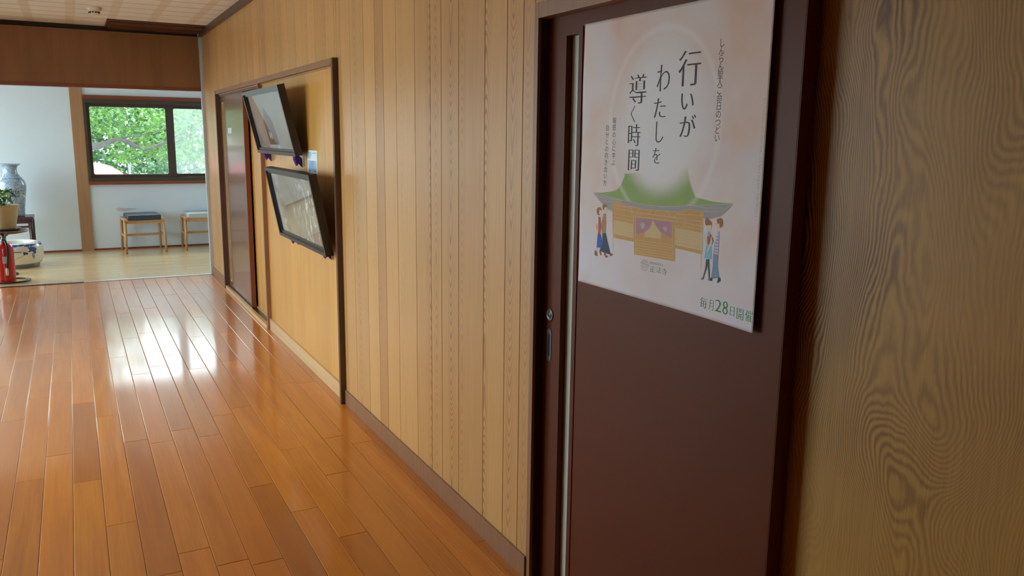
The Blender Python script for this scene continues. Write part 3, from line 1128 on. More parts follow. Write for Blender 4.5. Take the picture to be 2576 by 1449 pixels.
# information sheet pinned between the pictures
t = thing('information_sheet', 'small white sheet with a bluish photo between the two framed pictures', 'paper', (1.2045, 4.655, 1.186))
bm = newbm()
box(bm, -0.0006, 0.0, -0.107, 0.107, 0.0, 0.129)
link('paper', bm, plain('white_paper', hexc(225, 232, 238), rough=0.6), t)
vs, cs, fs = [], [], []
for j in range(13):
    for i in range(17):
        u, v = i / 16, j / 12
        vs.append((-0.0012, 0.088 - 0.176 * u, 0.006 + 0.066 * v))
        c = lerp3(hexc(120, 160, 200), hexc(160, 190, 215), 0.5 + fbm(u * 3, v * 3, 5))
        if v < 0.3: c = lerp3(hexc(90, 105, 130), hexc(170, 175, 200), 0.5 + 1.4 * fbm(u * 6, v * 6, 8))
        if u > 0.7 and v > 0.4: c = hexc(185, 190, 185)
        cs.append(c)
for j in range(12):
    for i in range(16):
        a = j * 17 + i
        fs.append((a, a + 1, a + 18, a + 17))
ink_mesh('printed_photo', vs, fs, cs, M['print'], t)
bm = newbm()
for k in range(5):
    zz = 0.118 - 0.0085 * k
    box(bm, -0.0012, -0.0006, 0.088 - (0.09 if k else 0.075) + 0.01 * k, 0.088, zz - 0.0028, zz)
box(bm, -0.0012, -0.0006, -0.088, -0.012, 0.113, 0.117)
link('text_lines', bm, plain('grey_ink', hexc(140, 160, 165), rough=0.6), t)

# ------------------------------------------------------------------ poster
ART_POLYS = [
  ('eave', [(62,439),(146,446),(224,451),(301,455),(355,453),(416,448),(476,441),(534,436),(600,428),(585,443),(561,459),(514,471),(503,454),(457,452),(412,461),(329,464),(283,465),(224,463),(188,455),(152,456),(153,482),(132,478),(98,462)]),
  ('ochre', [(152,457),(189,456),(227,464),(244,466),(250,551),(163,550)]),
  ('ochre', [(404,462),(457,452),(502,454),(506,549),(410,547)]),
  ('ochre', [(227,464),(244,464),(283,465),(329,464),(412,461),(412,475),(235,478)]),
  ('ochre', [(235,477),(414,476),(413,485),(238,487)]),
  ('ochre', [(247,486),(406,485),(411,578),(252,582)]),
  ('lat', [(160,504),(244,506),(247,541),(162,539)]),
  ('lat', [(407,499),(503,501),(504,541),(410,539)]),
  ('lat', [(292,524),(305,514),(321,489),(348,512),(356,517),(356,531),(293,533)]),
  ('plum', [(256,490),(321,487),(318,501),(307,514),(287,525),(258,529)]),
  ('plum', [(324,488),(394,487),(396,524),(374,521),(348,512),(333,500)]),
  ('plum2', [(273,503),(285,499),(293,504),(288,513),(279,515)]),
  ('plum2', [(361,503),(370,499),(379,504),(377,511),(366,510)]),
  ('hair', [(82,487),(85,479),(99,476),(106,482),(103,494),(92,499),(84,495)]),
  ('skin', [(95,483),(107,485),(106,492),(98,497),(93,493)]),
  ('red', [(91,501),(101,502),(105,525),(102,548),(90,548),(92,523)]),
  ('pink', [(79,525),(92,520),(93,541),(83,537)]),
  ('blue', [(89,548),(104,547),(120,583),(85,585)]),
  ('skin', [(90,585),(85,595),(88,602),(81,596),(85,585)]),
  ('skin', [(114,584),(125,592),(122,593),(110,585)]),
  ('boot', [(78,593),(86,595),(84,603),(91,607),(85,609),(76,606)]),
  ('boot', [(118,591),(127,590),(131,599),(143,604),(130,607),(122,601)]),
  ('hair', [(108,472),(112,466),(126,466),(129,472),(121,476),(116,482),(110,480)]),
  ('skin', [(117,475),(130,474),(130,484),(124,489),(118,485)]),
  ('tan', [(113,492),(124,490),(128,514),(125,542),(110,544),(114,528),(104,527)]),
  ('navy', [(110,544),(127,542),(137,566),(151,594),(142,596),(120,568),(106,593),(99,593),(113,569)]),
  ('boot', [(144,595),(152,592),(164,594),(151,601)]),
  ('boot', [(98,593),(106,593),(111,602),(104,604)]),
  ('hair', [(512,469),(517,465),(522,469),(532,474),(534,480),(524,484),(513,483),(510,476)]),
  ('skin', [(518,483),(533,480),(533,489),(527,495),(520,491)]),
  ('skin', [(502,505),(510,503),(510,508),(521,520),(518,523),(507,511)]),
  ('hair', [(520,506),(527,499),(535,503),(543,514),(538,523),(522,524)]),
  ('ltblue', [(521,495),(528,495),(529,505),(521,507)]),
  ('ltblue', [(519,525),(535,523),(540,555),(514,556)]),
  ('skin', [(534,503),(539,518),(523,542),(520,542),(531,519)]),
  ('dgreen', [(521,557),(528,557),(525,578),(516,600),(513,600),(519,579)]),
  ('dgreen', [(524,557),(531,556),(537,597),(533,598)]),
  ('slate', [(512,599),(517,600),(515,605),(505,605)]),
  ('slate', [(532,597),(539,596),(540,603),(531,604)]),
  ('hair', [(548,466),(562,462),(569,467),(569,479),(562,484),(559,475),(550,472)]),
  ('skin', [(545,476),(558,475),(561,484),(555,488),(547,484)]),
  ('stripe', [(553,492),(560,491),(560,511),(559,540),(544,542),(545,518),(553,506)]),
  ('skin', [(557,511),(560,516),(560,548),(554,548),(557,532)]),
  ('steel', [(544,542),(560,542),(560,567),(568,591),(564,593),(553,569),(547,597),(541,597),(544,570)]),
  ('black', [(540,596),(545,596),(545,603),(538,603)]),
  ('black', [(565,591),(572,592),(573,598),(563,605),(562,603)]),
]
ART_LINES = [
  ('cream', 4, [(152,456),(162,584)]),
  ('cream', 5, [(503,454),(506,549)]),
  ('cream', 5, [(498,481),(504,581)]),
  ('cream', 4, [(247,486),(253,583)]),
  ('cream', 4, [(254,487),(261,581)]),
  ('cream', 4, [(395,485),(404,573)]),
  ('cream', 4, [(405,486),(411,578)]),
  ('cream', 3, [(235,477),(414,476)]),
  ('cream', 3, [(238,487),(413,485)]),
  ('cream', 3, [(233,465),(235,477)]),
  ('cream', 3, [(413,476),(413,485)]),
  ('cream', 2.2, [(155,465),(230,467)]),
  ('cream', 2.2, [(156,473),(245,476)]),
  ('cream', 2.2, [(157,487),(247,490)]),
  ('cream', 2.2, [(157,497),(245,498)]),
  ('cream', 2.2, [(413,467),(503,463)]),
  ('cream', 2.2, [(409,476),(503,476)]),
  ('cream', 2.2, [(410,484),(503,486)]),
  ('cream', 2.2, [(406,495),(503,493)]),
  ('cream', 2.2, [(205,470),(206,484)]),
  ('cream', 2.2, [(444,467),(446,491)]),
  ('cream', 2.2, [(160,539),(247,541)]),
  ('cream', 2.2, [(410,538),(504,540)]),
  ('cream', 2.2, [(160,551),(250,551)]),
  ('cream', 2.2, [(410,547),(505,549)]),
  ('cream', 1.6, [(161,507),(245,508)]),
  ('cream', 1.6, [(408,501),(502,504)]),
  ('cream', 1.6, [(162,513),(245,514)]),
  ('cream', 1.6, [(408,508),(502,511)]),
  ('cream', 1.6, [(162,519),(245,520)]),
  ('cream', 1.6, [(409,515),(503,518)]),
  ('cream', 1.6, [(163,525),(246,526)]),
  ('cream', 1.6, [(409,522),(503,525)]),
  ('cream', 1.6, [(163,531),(246,532)]),
  ('cream', 1.6, [(410,529),(504,531)]),
  ('cream', 1.6, [(163,536),(247,538)]),
  ('cream', 1.6, [(410,536),(504,538)]),
  ('cream', 1.4, [(163,505),(166,550)]),
  ('cream', 1.4, [(170,505),(172,550)]),
  ('cream', 1.4, [(177,505),(179,550)]),
  ('cream', 1.4, [(183,505),(186,550)]),
  ('cream', 1.4, [(190,505),(193,550)]),
  ('cream', 1.4, [(197,506),(199,550)]),
  ('cream', 1.4, [(203,506),(206,550)]),
  ('cream', 1.4, [(210,506),(213,550)]),
  ('cream', 1.4, [(217,506),(219,550)]),
  ('cream', 1.4, [(223,506),(226,550)]),
  ('cream', 1.4, [(230,506),(232,550)]),
  ('cream', 1.4, [(236,506),(239,550)]),
  ('cream', 1.4, [(243,506),(245,550)]),
  ('cream', 1.4, [(409,500),(413,547)]),
  ('cream', 1.4, [(416,500),(419,547)]),
  ('cream', 1.4, [(422,500),(426,547)]),
  ('cream', 1.4, [(428,500),(432,547)]),
  ('cream', 1.4, [(434,500),(438,547)]),
  ('cream', 1.4, [(441,500),(444,548)]),
  ('cream', 1.4, [(447,501),(451,548)]),
  ('cream', 1.4, [(453,501),(457,548)]),
  ('cream', 1.4, [(459,501),(463,548)]),
  ('cream', 1.4, [(465,501),(469,548)]),
  ('cream', 1.4, [(471,501),(475,548)]),
  ('cream', 1.4, [(477,501),(481,548)]),
  ('cream', 1.4, [(483,501),(487,548)]),
  ('cream', 1.4, [(489,501),(493,548)]),
  ('cream', 1.4, [(495,502),(499,548)]),
  ('cream', 1.4, [(501,502),(505,548)]),
  ('cream', 2.4, [(258,545),(401,541)]),
  ('cream', 2.4, [(259,552),(402,547)]),
  ('cream', 2.4, [(259,558),(402,553)]),
  ('cream', 2.4, [(260,565),(403,560)]),
  ('cream', 2.4, [(260,571),(403,566)]),
  ('cream', 2.4, [(260,578),(403,572)]),
  ('cream', 2, [(292,524),(294,549)]),
  ('cream', 2, [(326,520),(328,545)]),
  ('cream', 2, [(356,517),(358,541)]),
  ('cream', 1.2, [(293,520),(356,519)]),
  ('cream', 1.2, [(293,524),(356,523)]),
  ('cream', 1.2, [(294,529),(356,527)]),
  ('cream', 1.2, [(294,533),(356,531)]),
  ('cream', 1.2, [(295,512),(296,535)]),
  ('cream', 1.2, [(302,511),(303,534)]),
  ('cream', 1.2, [(308,511),(310,534)]),
  ('cream', 1.2, [(315,510),(317,533)]),
  ('cream', 1.2, [(322,509),(324,532)]),
  ('cream', 1.2, [(329,509),(331,531)]),
  ('cream', 1.2, [(336,508),(338,531)]),
  ('cream', 1.2, [(343,507),(344,530)]),
  ('cream', 1.2, [(349,507),(351,529)]),
  ('cream', 2.5, [(262,476),(264,467),(271,464)]),
  ('cream', 2.5, [(302,476),(315,469),(311,465)]),
  ('cream', 2.5, [(330,476),(332,469),(338,464)]),
  ('cream', 2.5, [(388,475),(381,467),(374,465)]),
  ('cream', 2.5, [(405,475),(411,466),(414,462)]),
  ('cream', 2.5, [(242,476),(235,466)]),
  ('cream', 3, [(249,584),(260,584)]),
  ('cream', 3, [(403,579),(413,579)]),
  ('pale', 2, [(62,439),(146,447),(224,452),(301,455),(355,454),(416,449),(476,442),(534,436),(600,429)]),
  ('pale', 2.4, [(62,439),(129,430),(171,422),(191,406),(202,384)]),
  ('pale', 2.4, [(440,363),(448,384),(462,407),(474,420),(533,425),(600,428)]),
  ('pale', 1.8, [(62,439),(109,459),(151,458),(189,456),(224,464),(283,466),(329,465),(412,462),(457,452),(503,454),(561,449),(600,429)]),
  ('pale', 1.6, [(75,446),(130,452),(198,451)]),
  ('pale', 1.6, [(448,443),(515,445),(571,440)]),
  ('blue2', 3.6, [(549,504),(559,504)]),
  ('blue2', 3.6, [(549,511),(560,511)]),
  ('blue2', 3.6, [(545,518),(560,517)]),
  ('blue2', 3.6, [(545,525),(560,524)]),
  ('blue2', 3.6, [(545,532),(560,531)]),
  ('blue2', 3.6, [(544,538),(560,537)]),
  ('hair', 1, [(545,476),(552,477)]),
  ('hair', 1, [(525,489),(529,489)]),
  ('green', 2.2, [(312,601),(312,605),(311,608),(309,611),(306,614),(302,616),(299,617),(295,617),(291,616),(288,614),(286,612),(284,609),(283,605),(283,602),(285,598),(287,595),(290,593),(293,591),(297,590),(301,590),(304,591),(307,592),(310,595),(312,598),(312,601)]),
  ('green', 1.8, [(281,598),(298,600),(316,602)]),
  ('green', 1.8, [(288,610),(311,605)]),
  ('green', 1.6, [(292,605),(293,615)]),
  ('green', 1.6, [(303,604),(303,614)]),
  ('green', 1.6, [(285,605),(312,600)]),
  ('green', 0.9, [(288,594),(308,592)]),
  ('green', 0.9, [(288,596),(307,594)]),
  ('green', 0.9, [(289,597),(307,596)]),
  ('green', 0.9, [(289,599),(306,598)]),
]
ART_ROOF = {'l':[(202,384),(200,392),(191,406),(181,415),(171,422),(150,427),(129,430),(97,435),(62,439)],'r':[(439,361),(442,371),(448,384),(454,396),(462,407),(467,414),(474,420),(533,425),(600,428)],'b':[(62,439),(146,446),(224,451),(301,455),(355,453),(416,448),(476,441),(534,436),(600,428)]}
ART_GLYPHS = [
  ('し',533,96,19.5,1,'ink',0.004),
  ('ん',533,112,19.5,1,'ink',0.004),
  ('ら',533,128,19.5,1,'ink',0.004),
  ('ん',533,144,19.5,1,'ink',0.004),
  ('聖',533,161,19.5,1,'ink',0.004),
  ('人',533,177,19.5,1,'ink',0.004),
  ('ご',533,193,19.5,1,'ink',0.004),
  ('命',534,210,19.5,1,'ink',0.004),
  ('日',534,226,19.5,1,'ink',0.004),
  ('の',534,243,19.5,1,'ink',0.004),
  ('つ',534,260,19.5,1,'ink',0.004),
  ('ど',534,276,19.5,1,'ink',0.004),
  ('い',534,293,19.5,1,'ink',0.004),
  ('報',148,252,17,1,'ink',0.004),
  ('恩',148,269,17,1,'ink',0.004),
  ('の',148,287,17,1,'ink',0.004),
  ('心',149,305,17,1,'ink',0.004),
  ('に',149,322,17,1,'ink',0.004),
  ('学',149,340,17,1,'ink',0.004),
  ('ぶ',149,358,17,1,'ink',0.004),
  ('自',118,270,17,1,'ink',0.004),
  ('分',118,288,17,1,'ink',0.004),
  ('と',117,305,17,1,'ink',0.004),
  ('の',117,323,17,1,'ink',0.004),
  ('向',117,340,17,1,'ink',0.004),
  ('き',116,358,17,1,'ink',0.004),
  ('合',116,376,17,1,'ink',0.004),
  ('い',116,393,17,1,'ink',0.004),
  ('方',115,411,17,1,'ink',0.004),
  ('行',430,141,-77,77,'ink',0.022),
  ('い',428,213,-36,45,'ink',0.022),
  ('が',433,267,-49,57,'ink',0.022),
  ('わ',339,157,-60,48,'ink',0.022),
  ('た',330,225,-45,45,'ink',0.022),
  ('し',333,281,-49,29,'ink',0.022),
  ('を',325,336,-36,30,'ink',0.022),
  ('導',243,178,-69,70,'ink',0.022),
  ('く',226,237,-40,18,'ink',0.022),
  ('時',234,288,-53,51,'ink',0.022),
  ('間',236,349,-51,46,'ink',0.022),
  ('毎',520,657,-25,26,'green',0.022),
  ('月',546,657,-23,17,'green',0.022),
  ('2',570,654,-27,22,'green',0.022),
  ('8',593,654,-29,18,'green',0.022),
  ('日',616,657,-20,15,'green',0.022),
  ('開',641,658,-24,22,'green',0.022),
  ('催',669,657,-24,23,'green',0.022),
  ('正',329,609,-13,20,'green',0.018),
  ('法',353,607,-15,20,'green',0.018),
  ('寺',375,608,-16,20,'green',0.018),
  ('真',321,594,6.5,1,'green',0),
  ('宗',327,594,6.5,1,'green',0),
  ('大',333,594,6.5,1,'green',0),
  ('谷',339,593,6.5,1,'green',0),
  ('派',345,593,6.5,1,'green',0),
  ('専',352,593,6.5,1,'green',0),
  ('念',359,593,6.5,1,'green',0),
  ('山',366,593,6.5,1,'green',0),
]
ART_ROMAJI = ((673, 213), (671, 459))


INK = {
    'ink': hexc(52, 36, 38), 'green': hexc(70, 140, 92), 'ochre': hexc(214, 164, 92), 'cream': hexc(240, 226, 188), 'lat': hexc(226, 196, 140),
    'eave': hexc(172, 166, 168), 'plum': hexc(190, 140, 154), 'plum2': hexc(206, 180, 192), 'pale': hexc(226, 228, 222),
    'hair': hexc(164, 104, 48), 'skin': hexc(238, 212, 188), 'red': hexc(190, 92, 72), 'pink': hexc(232, 180, 178), 'blue': hexc(58, 98, 196),
    'boot': hexc(160, 96, 50), 'tan': hexc(186, 142, 92), 'navy': hexc(54, 66, 98), 'ltblue': hexc(134, 200, 232), 'dgreen': hexc(66, 82, 76),
    'slate': hexc(116, 130, 160), 'stripe': hexc(190, 200, 232), 'blue2': hexc(96, 120, 190), 'steel': hexc(128, 156, 186), 'black': hexc(42, 36, 40),
    'graygreen': hexc(172, 190, 172)}
PW, PH = 0.684, 0.690
PY0, PZ0 = 1.8965, 1.6975


def P3(a, b, lift=0.0):
    """poster millimetres (from the top left corner) to world; the sheet bows off the door at its right edge"""
    u, v = a / 684.0, b / 690.0
    bow = 0.0015 + 0.0115 * max(0.0, (u - 0.55) / 0.45) ** 2 + 0.002 * math.sin(v * 7.0) ** 2 * (1 - u) ** 3
    return (LX - bow - lift, PY0 - a / 1000.0, PZ0 - b / 1000.0)


poster = thing('poster', 'large pink-white poster with black Japanese lettering and green-roofed temple drawing on the brown door', 'poster', (LX, PY0, PZ0))
PO = Vector((LX, PY0, PZ0))


def paper_col(a, b):
    n = fbm(a / 170.0, b / 170.0, 1.5, 4)
    n2 = fbm(a / 90.0 + 7, b / 90.0, 6.0, 3)
    pink = lerp3(hexc(236, 222, 220), hexc(232, 194, 176), max(0, min(1, 0.22 + 1.3 * n + 0.5 * n2)))
    blue = hexc(228, 226, 242)
    k = sstep(0.0, 0.45, 0.1 + fbm(a / 140.0 + 20, b / 140.0, 3.0, 3)) * (0.35 + 0.5 * b / 690.0)
    c = lerp3(pink, blue, min(1, k + 0.5 * sstep(430, 640, b)))
    # glowing disc behind the title
    d = math.hypot((a - 335) / 195.0, (b - 255) / 205.0)
    c = lerp3(c, hexc(240, 242, 250), 0.95 * sstep(1.15, 0.45, d))
    # pale ring swirling round it
    r = math.hypot((a - 335) / 205.0, (b - 265) / 222.0)
    c = lerp3(c, hexc(244, 240, 240), 0.55 * sstep(0.06, 0.0, abs(r - 1.0)))
    return c


NX, NY = 96, 96
vs = [P3(684.0 * i / NX, 690.0 * j / NY) for j in range(NY + 1) for i in range(NX + 1)]
cs = [paper_col(684.0 * i / NX, 690.0 * j / NY) for j in range(NY + 1) for i in range(NX + 1)]
fs = [(j * (NX + 1) + i, j * (NX + 1) + i + 1, (j + 1) * (NX + 1) + i + 1, (j + 1) * (NX + 1) + i) for j in range(NY) for i in range(NX)]
vs = [tuple(Vector(v) - PO) for v in vs]
o = ink_mesh('paper', vs, fs, cs, M['print'], poster)
sm = o.modifiers.new('thickness', 'SOLIDIFY')
sm.thickness = 0.0004
sm.offset = 1
for p_ in o.data.polygons: p_.use_smooth = True


class Ink:
    """collects flat printed shapes lying on the sheet"""
    def __init__(self):
        self.v, self.f, self.c = [], [], []
        self.lift = 0.00015

    def poly(self, pts, col, step=True):
        if step: self.lift += 0.000008
        bm = bmesh.new()
        vv = [bm.verts.new((a, b, 0)) for a, b in pts]
        try:
            bm.faces.new(vv)
        except ValueError:
            bm.free(); return
        bmesh.ops.triangulate(bm, faces=bm.faces)
        for _ in range(5):
            es = [e for e in bm.edges if e.calc_length() > 9.0]
            if not es: break
            bmesh.ops.subdivide_edges(bm, edges=es, cuts=1)
            bmesh.ops.triangulate(bm, faces=bm.faces)
        base = len(self.v)
        bm.verts.index_update()
        for v in bm.verts:
            self.v.append(tuple(Vector(P3(v.co.x, v.co.y, self.lift)) - PO)); self.c.append(col)
        for f in bm.faces: self.f.append(tuple(base + v.index for v in f.verts))
        bm.free()

    def tris(self, pts, faces, col):
        base = len(self.v)
        for a, b in pts:
            self.v.append(tuple(Vector(P3(a, b, self.lift)) - PO)); self.c.append(col)
        for f in faces: self.f.append(tuple(base + i for i in f))

    def line(self, pts, w, col):
        self.lift += 0.000003
        fine = []
        for p, q in zip(pts[:-1], pts[1:]):
            m_ = max(1, int(math.dist(p, q) / 9.0))
            fine += [(p[0] + (q[0] - p[0]) * i / m_, p[1] + (q[1] - p[1]) * i / m_) for i in range(m_)]
        pts = fine + [pts[-1]]
        for (a0, b0), (a1, b1) in zip(pts[:-1], pts[1:]):
            n = Vector((-(b1 - b0), a1 - a0))
            if n.length < 1e-6: continue
            n = n.normalized() * w / 2
            base = len(self.v)
            for a, b in ((a0 + n.x, b0 + n.y), (a1 + n.x, b1 + n.y), (a1 - n.x, b1 - n.y), (a0 - n.x, b0 - n.y)):
                self.v.append(tuple(Vector(P3(a, b, self.lift)) - PO)); self.c.append(col)
            self.f.append((base, base + 1, base + 2, base + 3))

    def build(self, name):
        return ink_mesh(name, self.v, self.f, self.c, M['print'], poster)


draw = Ink()


def resample(pts, n):
    L = [0.0]
    for p, q in zip(pts[:-1], pts[1:]): L.append(L[-1] + math.dist(p, q))
    out = []
    for i in range(n + 1):
        s = L[-1] * i / n
        k = max(j for j in range(len(L)) if L[j] <= s + 1e-9)
        k = min(k, len(pts) - 2)
        t = (s - L[k]) / max(1e-9, L[k + 1] - L[k])
        out.append((pts[k][0] + (pts[k + 1][0] - pts[k][0]) * t, pts[k][1] + (pts[k + 1][1] - pts[k][1]) * t))
    return out


# roof: a mesh of strips whose green fades out into the disc (printed gradient)
lft, rgt_, bot_ = (resample(ART_ROOF[k], 40) for k in 'lrb')
nS = 60
base = len(draw.v)
for j in range(41):
    for i in range(nS + 1):
        t = i / nS
        la, ra = lft[j], rgt_[j]
        a = la[0] + (ra[0] - la[0]) * t
        bt = resample(ART_ROOF['b'], nS)[i] if j == 40 else None
        b = la[1] + (ra[1] - la[1]) * t
        sag = 0.0
        q = j / 40
        if True:
            bb = ART_ROOF['b']
            # bottom curve height at this a
            xs = [p[0] for p in bb]; ys = [p[1] for p in bb]
            yb = float(np.interp(a, xs, ys))
            lin_b = ART_ROOF['l'][-1][1] + (ART_ROOF['r'][-1][1] - ART_ROOF['l'][-1][1]) * (a - xs[0]) / (xs[-1] - xs[0])
            sag = (yb - lin_b) * q
        b += sag
        d = math.hypot((a - 335) / 150.0, (b - 290) / 142.0)
        k = sstep(0.72, 1.12, d + 0.03 * fbm(a / 30, b / 30, 2))
        g = lerp3(hexc(158, 184, 96), hexc(146, 174, 104), 0.5 + fbm(a / 40, b / 40, 5))
        c = lerp3(paper_col(a, b), g, k)
        r = math.hypot((a - 335) / 205.0, (b - 265) / 222.0)
        c = lerp3(c, hexc(220, 228, 206), 0.6 * sstep(0.05, 0.0, abs(r - 1.0)))
        draw.v.append(tuple(Vector(P3(a, b, 0.00012)) - PO)); draw.c.append(c)
for j in range(40):
    for i in range(nS):
        q = base + j * (nS + 1) + i
        draw.f.append((q, q + 1, q + nS + 2, q + nS + 1))
wb = 0
for col, pts in ART_POLYS:
    draw.poly(pts, INK[col])
MM = 0.297
for col, w, pts in ART_LINES:
    draw.line(pts, w * MM * 1.0, INK[col])
tag(draw.build('temple_drawing'), 'printed drawing of a green-roofed temple and two strolling couples')

TXT = {}


def txt(nm):
    if nm not in TXT: TXT[nm] = Ink()
    return TXT[nm]



def glyph_mesh(ch, thin):
    """outline of one character in em units, horizontal strokes thinned so it reads like a brush serif"""
    c = bpy.data.curves.new('g', 'FONT')
    c.body = ch
    c.size = 1.0
    c.resolution_u = 3
    o = bpy.data.objects.new('g', c)
    COL.objects.link(o)
    dg = bpy.context.evaluated_depsgraph_get()
    me = bpy.data.meshes.new_from_object(o.evaluated_get(dg))
    bpy.data.objects.remove(o)
    bpy.data.curves.remove(c)
    bm = bmesh.new()
    bm.from_mesh(me)
    bpy.data.meshes.remove(me)
    bmesh.ops.remove_doubles(bm, verts=bm.verts, dist=1e-4)
    if thin:
        off = {}
        for e in bm.edges:
            if len(e.link_faces) != 1: continue
            d = e.verts[1].co - e.verts[0].co
            if d.length < 1e-6: continue
            n = Vector((d.y, -d.x)).normalized()
            fc = e.link_faces[0].calc_center_median()
            m_ = (e.verts[0].co + e.verts[1].co) / 2
            if (Vector((fc.x, fc.y)) - Vector((m_.x, m_.y))).dot(n) > 0: n = -n
            for v in e.verts: off.setdefault(v, []).append((n, d.length))
        for v, ns in off.items():
            ny = [n.y for n, _ in ns]
            nyv = max(ny, key=abs)
            if min(ny) < -0.5 and max(ny) > 0.5: nyv = 0
            v.co.y -= thin * 0.75 * max(-1, min(1, nyv * 1.2))
            nx = [n.x for n, _ in ns]
            nxv = max(nx, key=abs)
            if min(nx) < -0.5 and max(nx) > 0.5: nxv = 0
            v.co.x += thin * 0.45 * nxv
    bm.verts.index_update()
    V = [(v.co.x, v.co.y) for v in bm.verts]
    F = [tuple(v.index for v in f.verts) for f in bm.faces]
    bm.free()
    return V, F


GC = {}
def line_of(i):
    for nm, n in (('heading_line', 13), ('subtitle_line', 7), ('subtitle_line.001', 9), ('title_line', 3), ('title_line.001', 4), ('title_line.002', 4), ('date_line', 7), ('temple_name_line', 3), ('small_name_line', 8)):
        if i < n: return nm
        i -= n


for gi, (ch, ca, cb, h, w, col, thin) in enumerate(ART_GLYPHS):
    key = (ch, thin)
    if key not in GC: GC[key] = glyph_mesh(ch, thin)
    V, F = GC[key]
    x0, x1 = min(v[0] for v in V), max(v[0] for v in V)
    y0, y1 = min(v[1] for v in V), max(v[1] for v in V)
    if h < 0:
        sx, sy = w / (x1 - x0), -h / (y1 - y0)
        pts = [(ca + (vx - (x0 + x1) / 2) * sx, cb - (vy - (y0 + y1) / 2) * sy) for vx, vy in V]
    else:
        pts = [(ca + (vx - 0.49) * h, cb - (vy - 0.38) * h) for vx, vy in V]
    txt(line_of(gi)).tris(pts, F, INK[col])
# small pale romaji line down the right edge, reading downwards
(ra0, rb0), (ra1, rb1) = ART_ROMAJI
s = 'SHINSHU-OTANIHA-SENNENZAN-SHOBOUJI'
for i, ch in enumerate(s):
    key = (ch, 0)
    if key not in GC: GC[key] = glyph_mesh(ch, 0)
    V, F = GC[key]
    t_ = (i + 0.5) / len(s)
    ca, cb = ra0 + (ra1 - ra0) * t_, rb0 + (rb1 - rb0) * t_
    xm = (min(v[0] for v in V) + max(v[0] for v in V)) / 2
    pts = [(ca + (vy - 0.35) * 10.0, cb + (vx - xm) * 9.0) for vx, vy in V]
    txt('margin_line').tris(pts, F, INK['graygreen'])
for nm, tx in TXT.items():
    tx.build(nm.split('.')[0])

# ------------------------------------------------------------------ stools
M['stoolwood'] = wood('pale_beech', hexc(198, 148, 94), hexc(166, 114, 66), across='x', sa=25, sl=1.2, rings=4, contrast=0.25, streak=0.3, rough=0.4, pid=False, bump=0.03)


def make_stool(label, cush_mat, cush_label):
    t = thing('stool', label, 'stool', group='stools along the hall back wall')
    W, D, H = 0.215, 0.20, 0.40
    for sx in (-1, 1):
        for sy in (-1, 1):
            bm = newbm()
            tube(bm, [(sx * (W + 0.003), sy * (D + 0.004), 0.0), (sx * (W - 0.001), sy * (D - 0.006), 0.2), (sx * (W - 0.005), sy * (D - 0.02), H - 0.02)], [0.0135, 0.0155, 0.0155], 14)
            link('leg', bm, M['stoolwood'], t)
        bm = newbm()
        box(bm, sx * (W - 0.012) - 0.02, sx * (W - 0.012) + 0.02, -D - 0.012, D + 0.012, H - 0.02, H + 0.006, bev=0.006)
        link('side_rail', bm, M['stoolwood'], t)
        bm = newbm()
        box(bm, sx * (W - 0.004) - 0.009, sx * (W - 0.004) + 0.009, -D + 0.01, D - 0.01, 0.185, 0.215, bev=0.004)
        link('side_stretcher', bm, M['stoolwood'], t)
    for sy in (-1, 1):
        bm = newbm()
        box(bm, -W + 0.015, W - 0.015, sy * (D - 0.03) - 0.009, sy * (D - 0.03) + 0.009, H - 0.05, H - 0.008, bev=0.003)
        link('apron', bm, M['stoolwood'], t)
    bm = newbm()
    box(bm, -W + 0.006, W - 0.006, -0.012, 0.012, 0.187, 0.213, bev=0.004)
    link('cross_stretcher', bm, M['stoolwood'], t)
    bm = newbm()
    box(bm, -W + 0.03, W - 0.03, -D - 0.004, D + 0.004, H - 0.012, H + 0.052, bev=0.028, seg=5)
    for f in bm.faces: f.smooth = True
    for v in bm.verts:
        r = (v.co.x / W) ** 2 + (v.co.y / D) ** 2
        if v.co.z > H + 0.03: v.co.z += 0.006 * (1 - min(1, r))
    o = link('seat_cushion', bm, cush_mat, t)
    tag(o, cush_label)
    return t


s1 = make_stool('pale wooden stool with a dark teal cushion below the window', plain('dark_teal_vinyl', hexc(48, 62, 72), rough=0.35, var=0.08), 'dark teal cushion')
s1.location = (0.70, 10.72, 0)
s1.rotation_euler = (0, 0, 0.06)
s2 = copy_tree(s1)
s2['label'] = 'pale wooden stool with a light grey cushion, partly hidden by the aluminium post'
s2.location = (1.375, 10.73, 0)
s2.rotation_euler = (0, 0, 0.0)
greyv = plain('light_grey_vinyl', hexc(176, 178, 176), rough=0.4, var=0.06)
for ch in s2.children:
    if ch.name.startswith('seat_cushion'):
        ch.data = ch.data.copy()
        ch.data.materials[0] = greyv
        ch['label'] = 'light grey cushion'

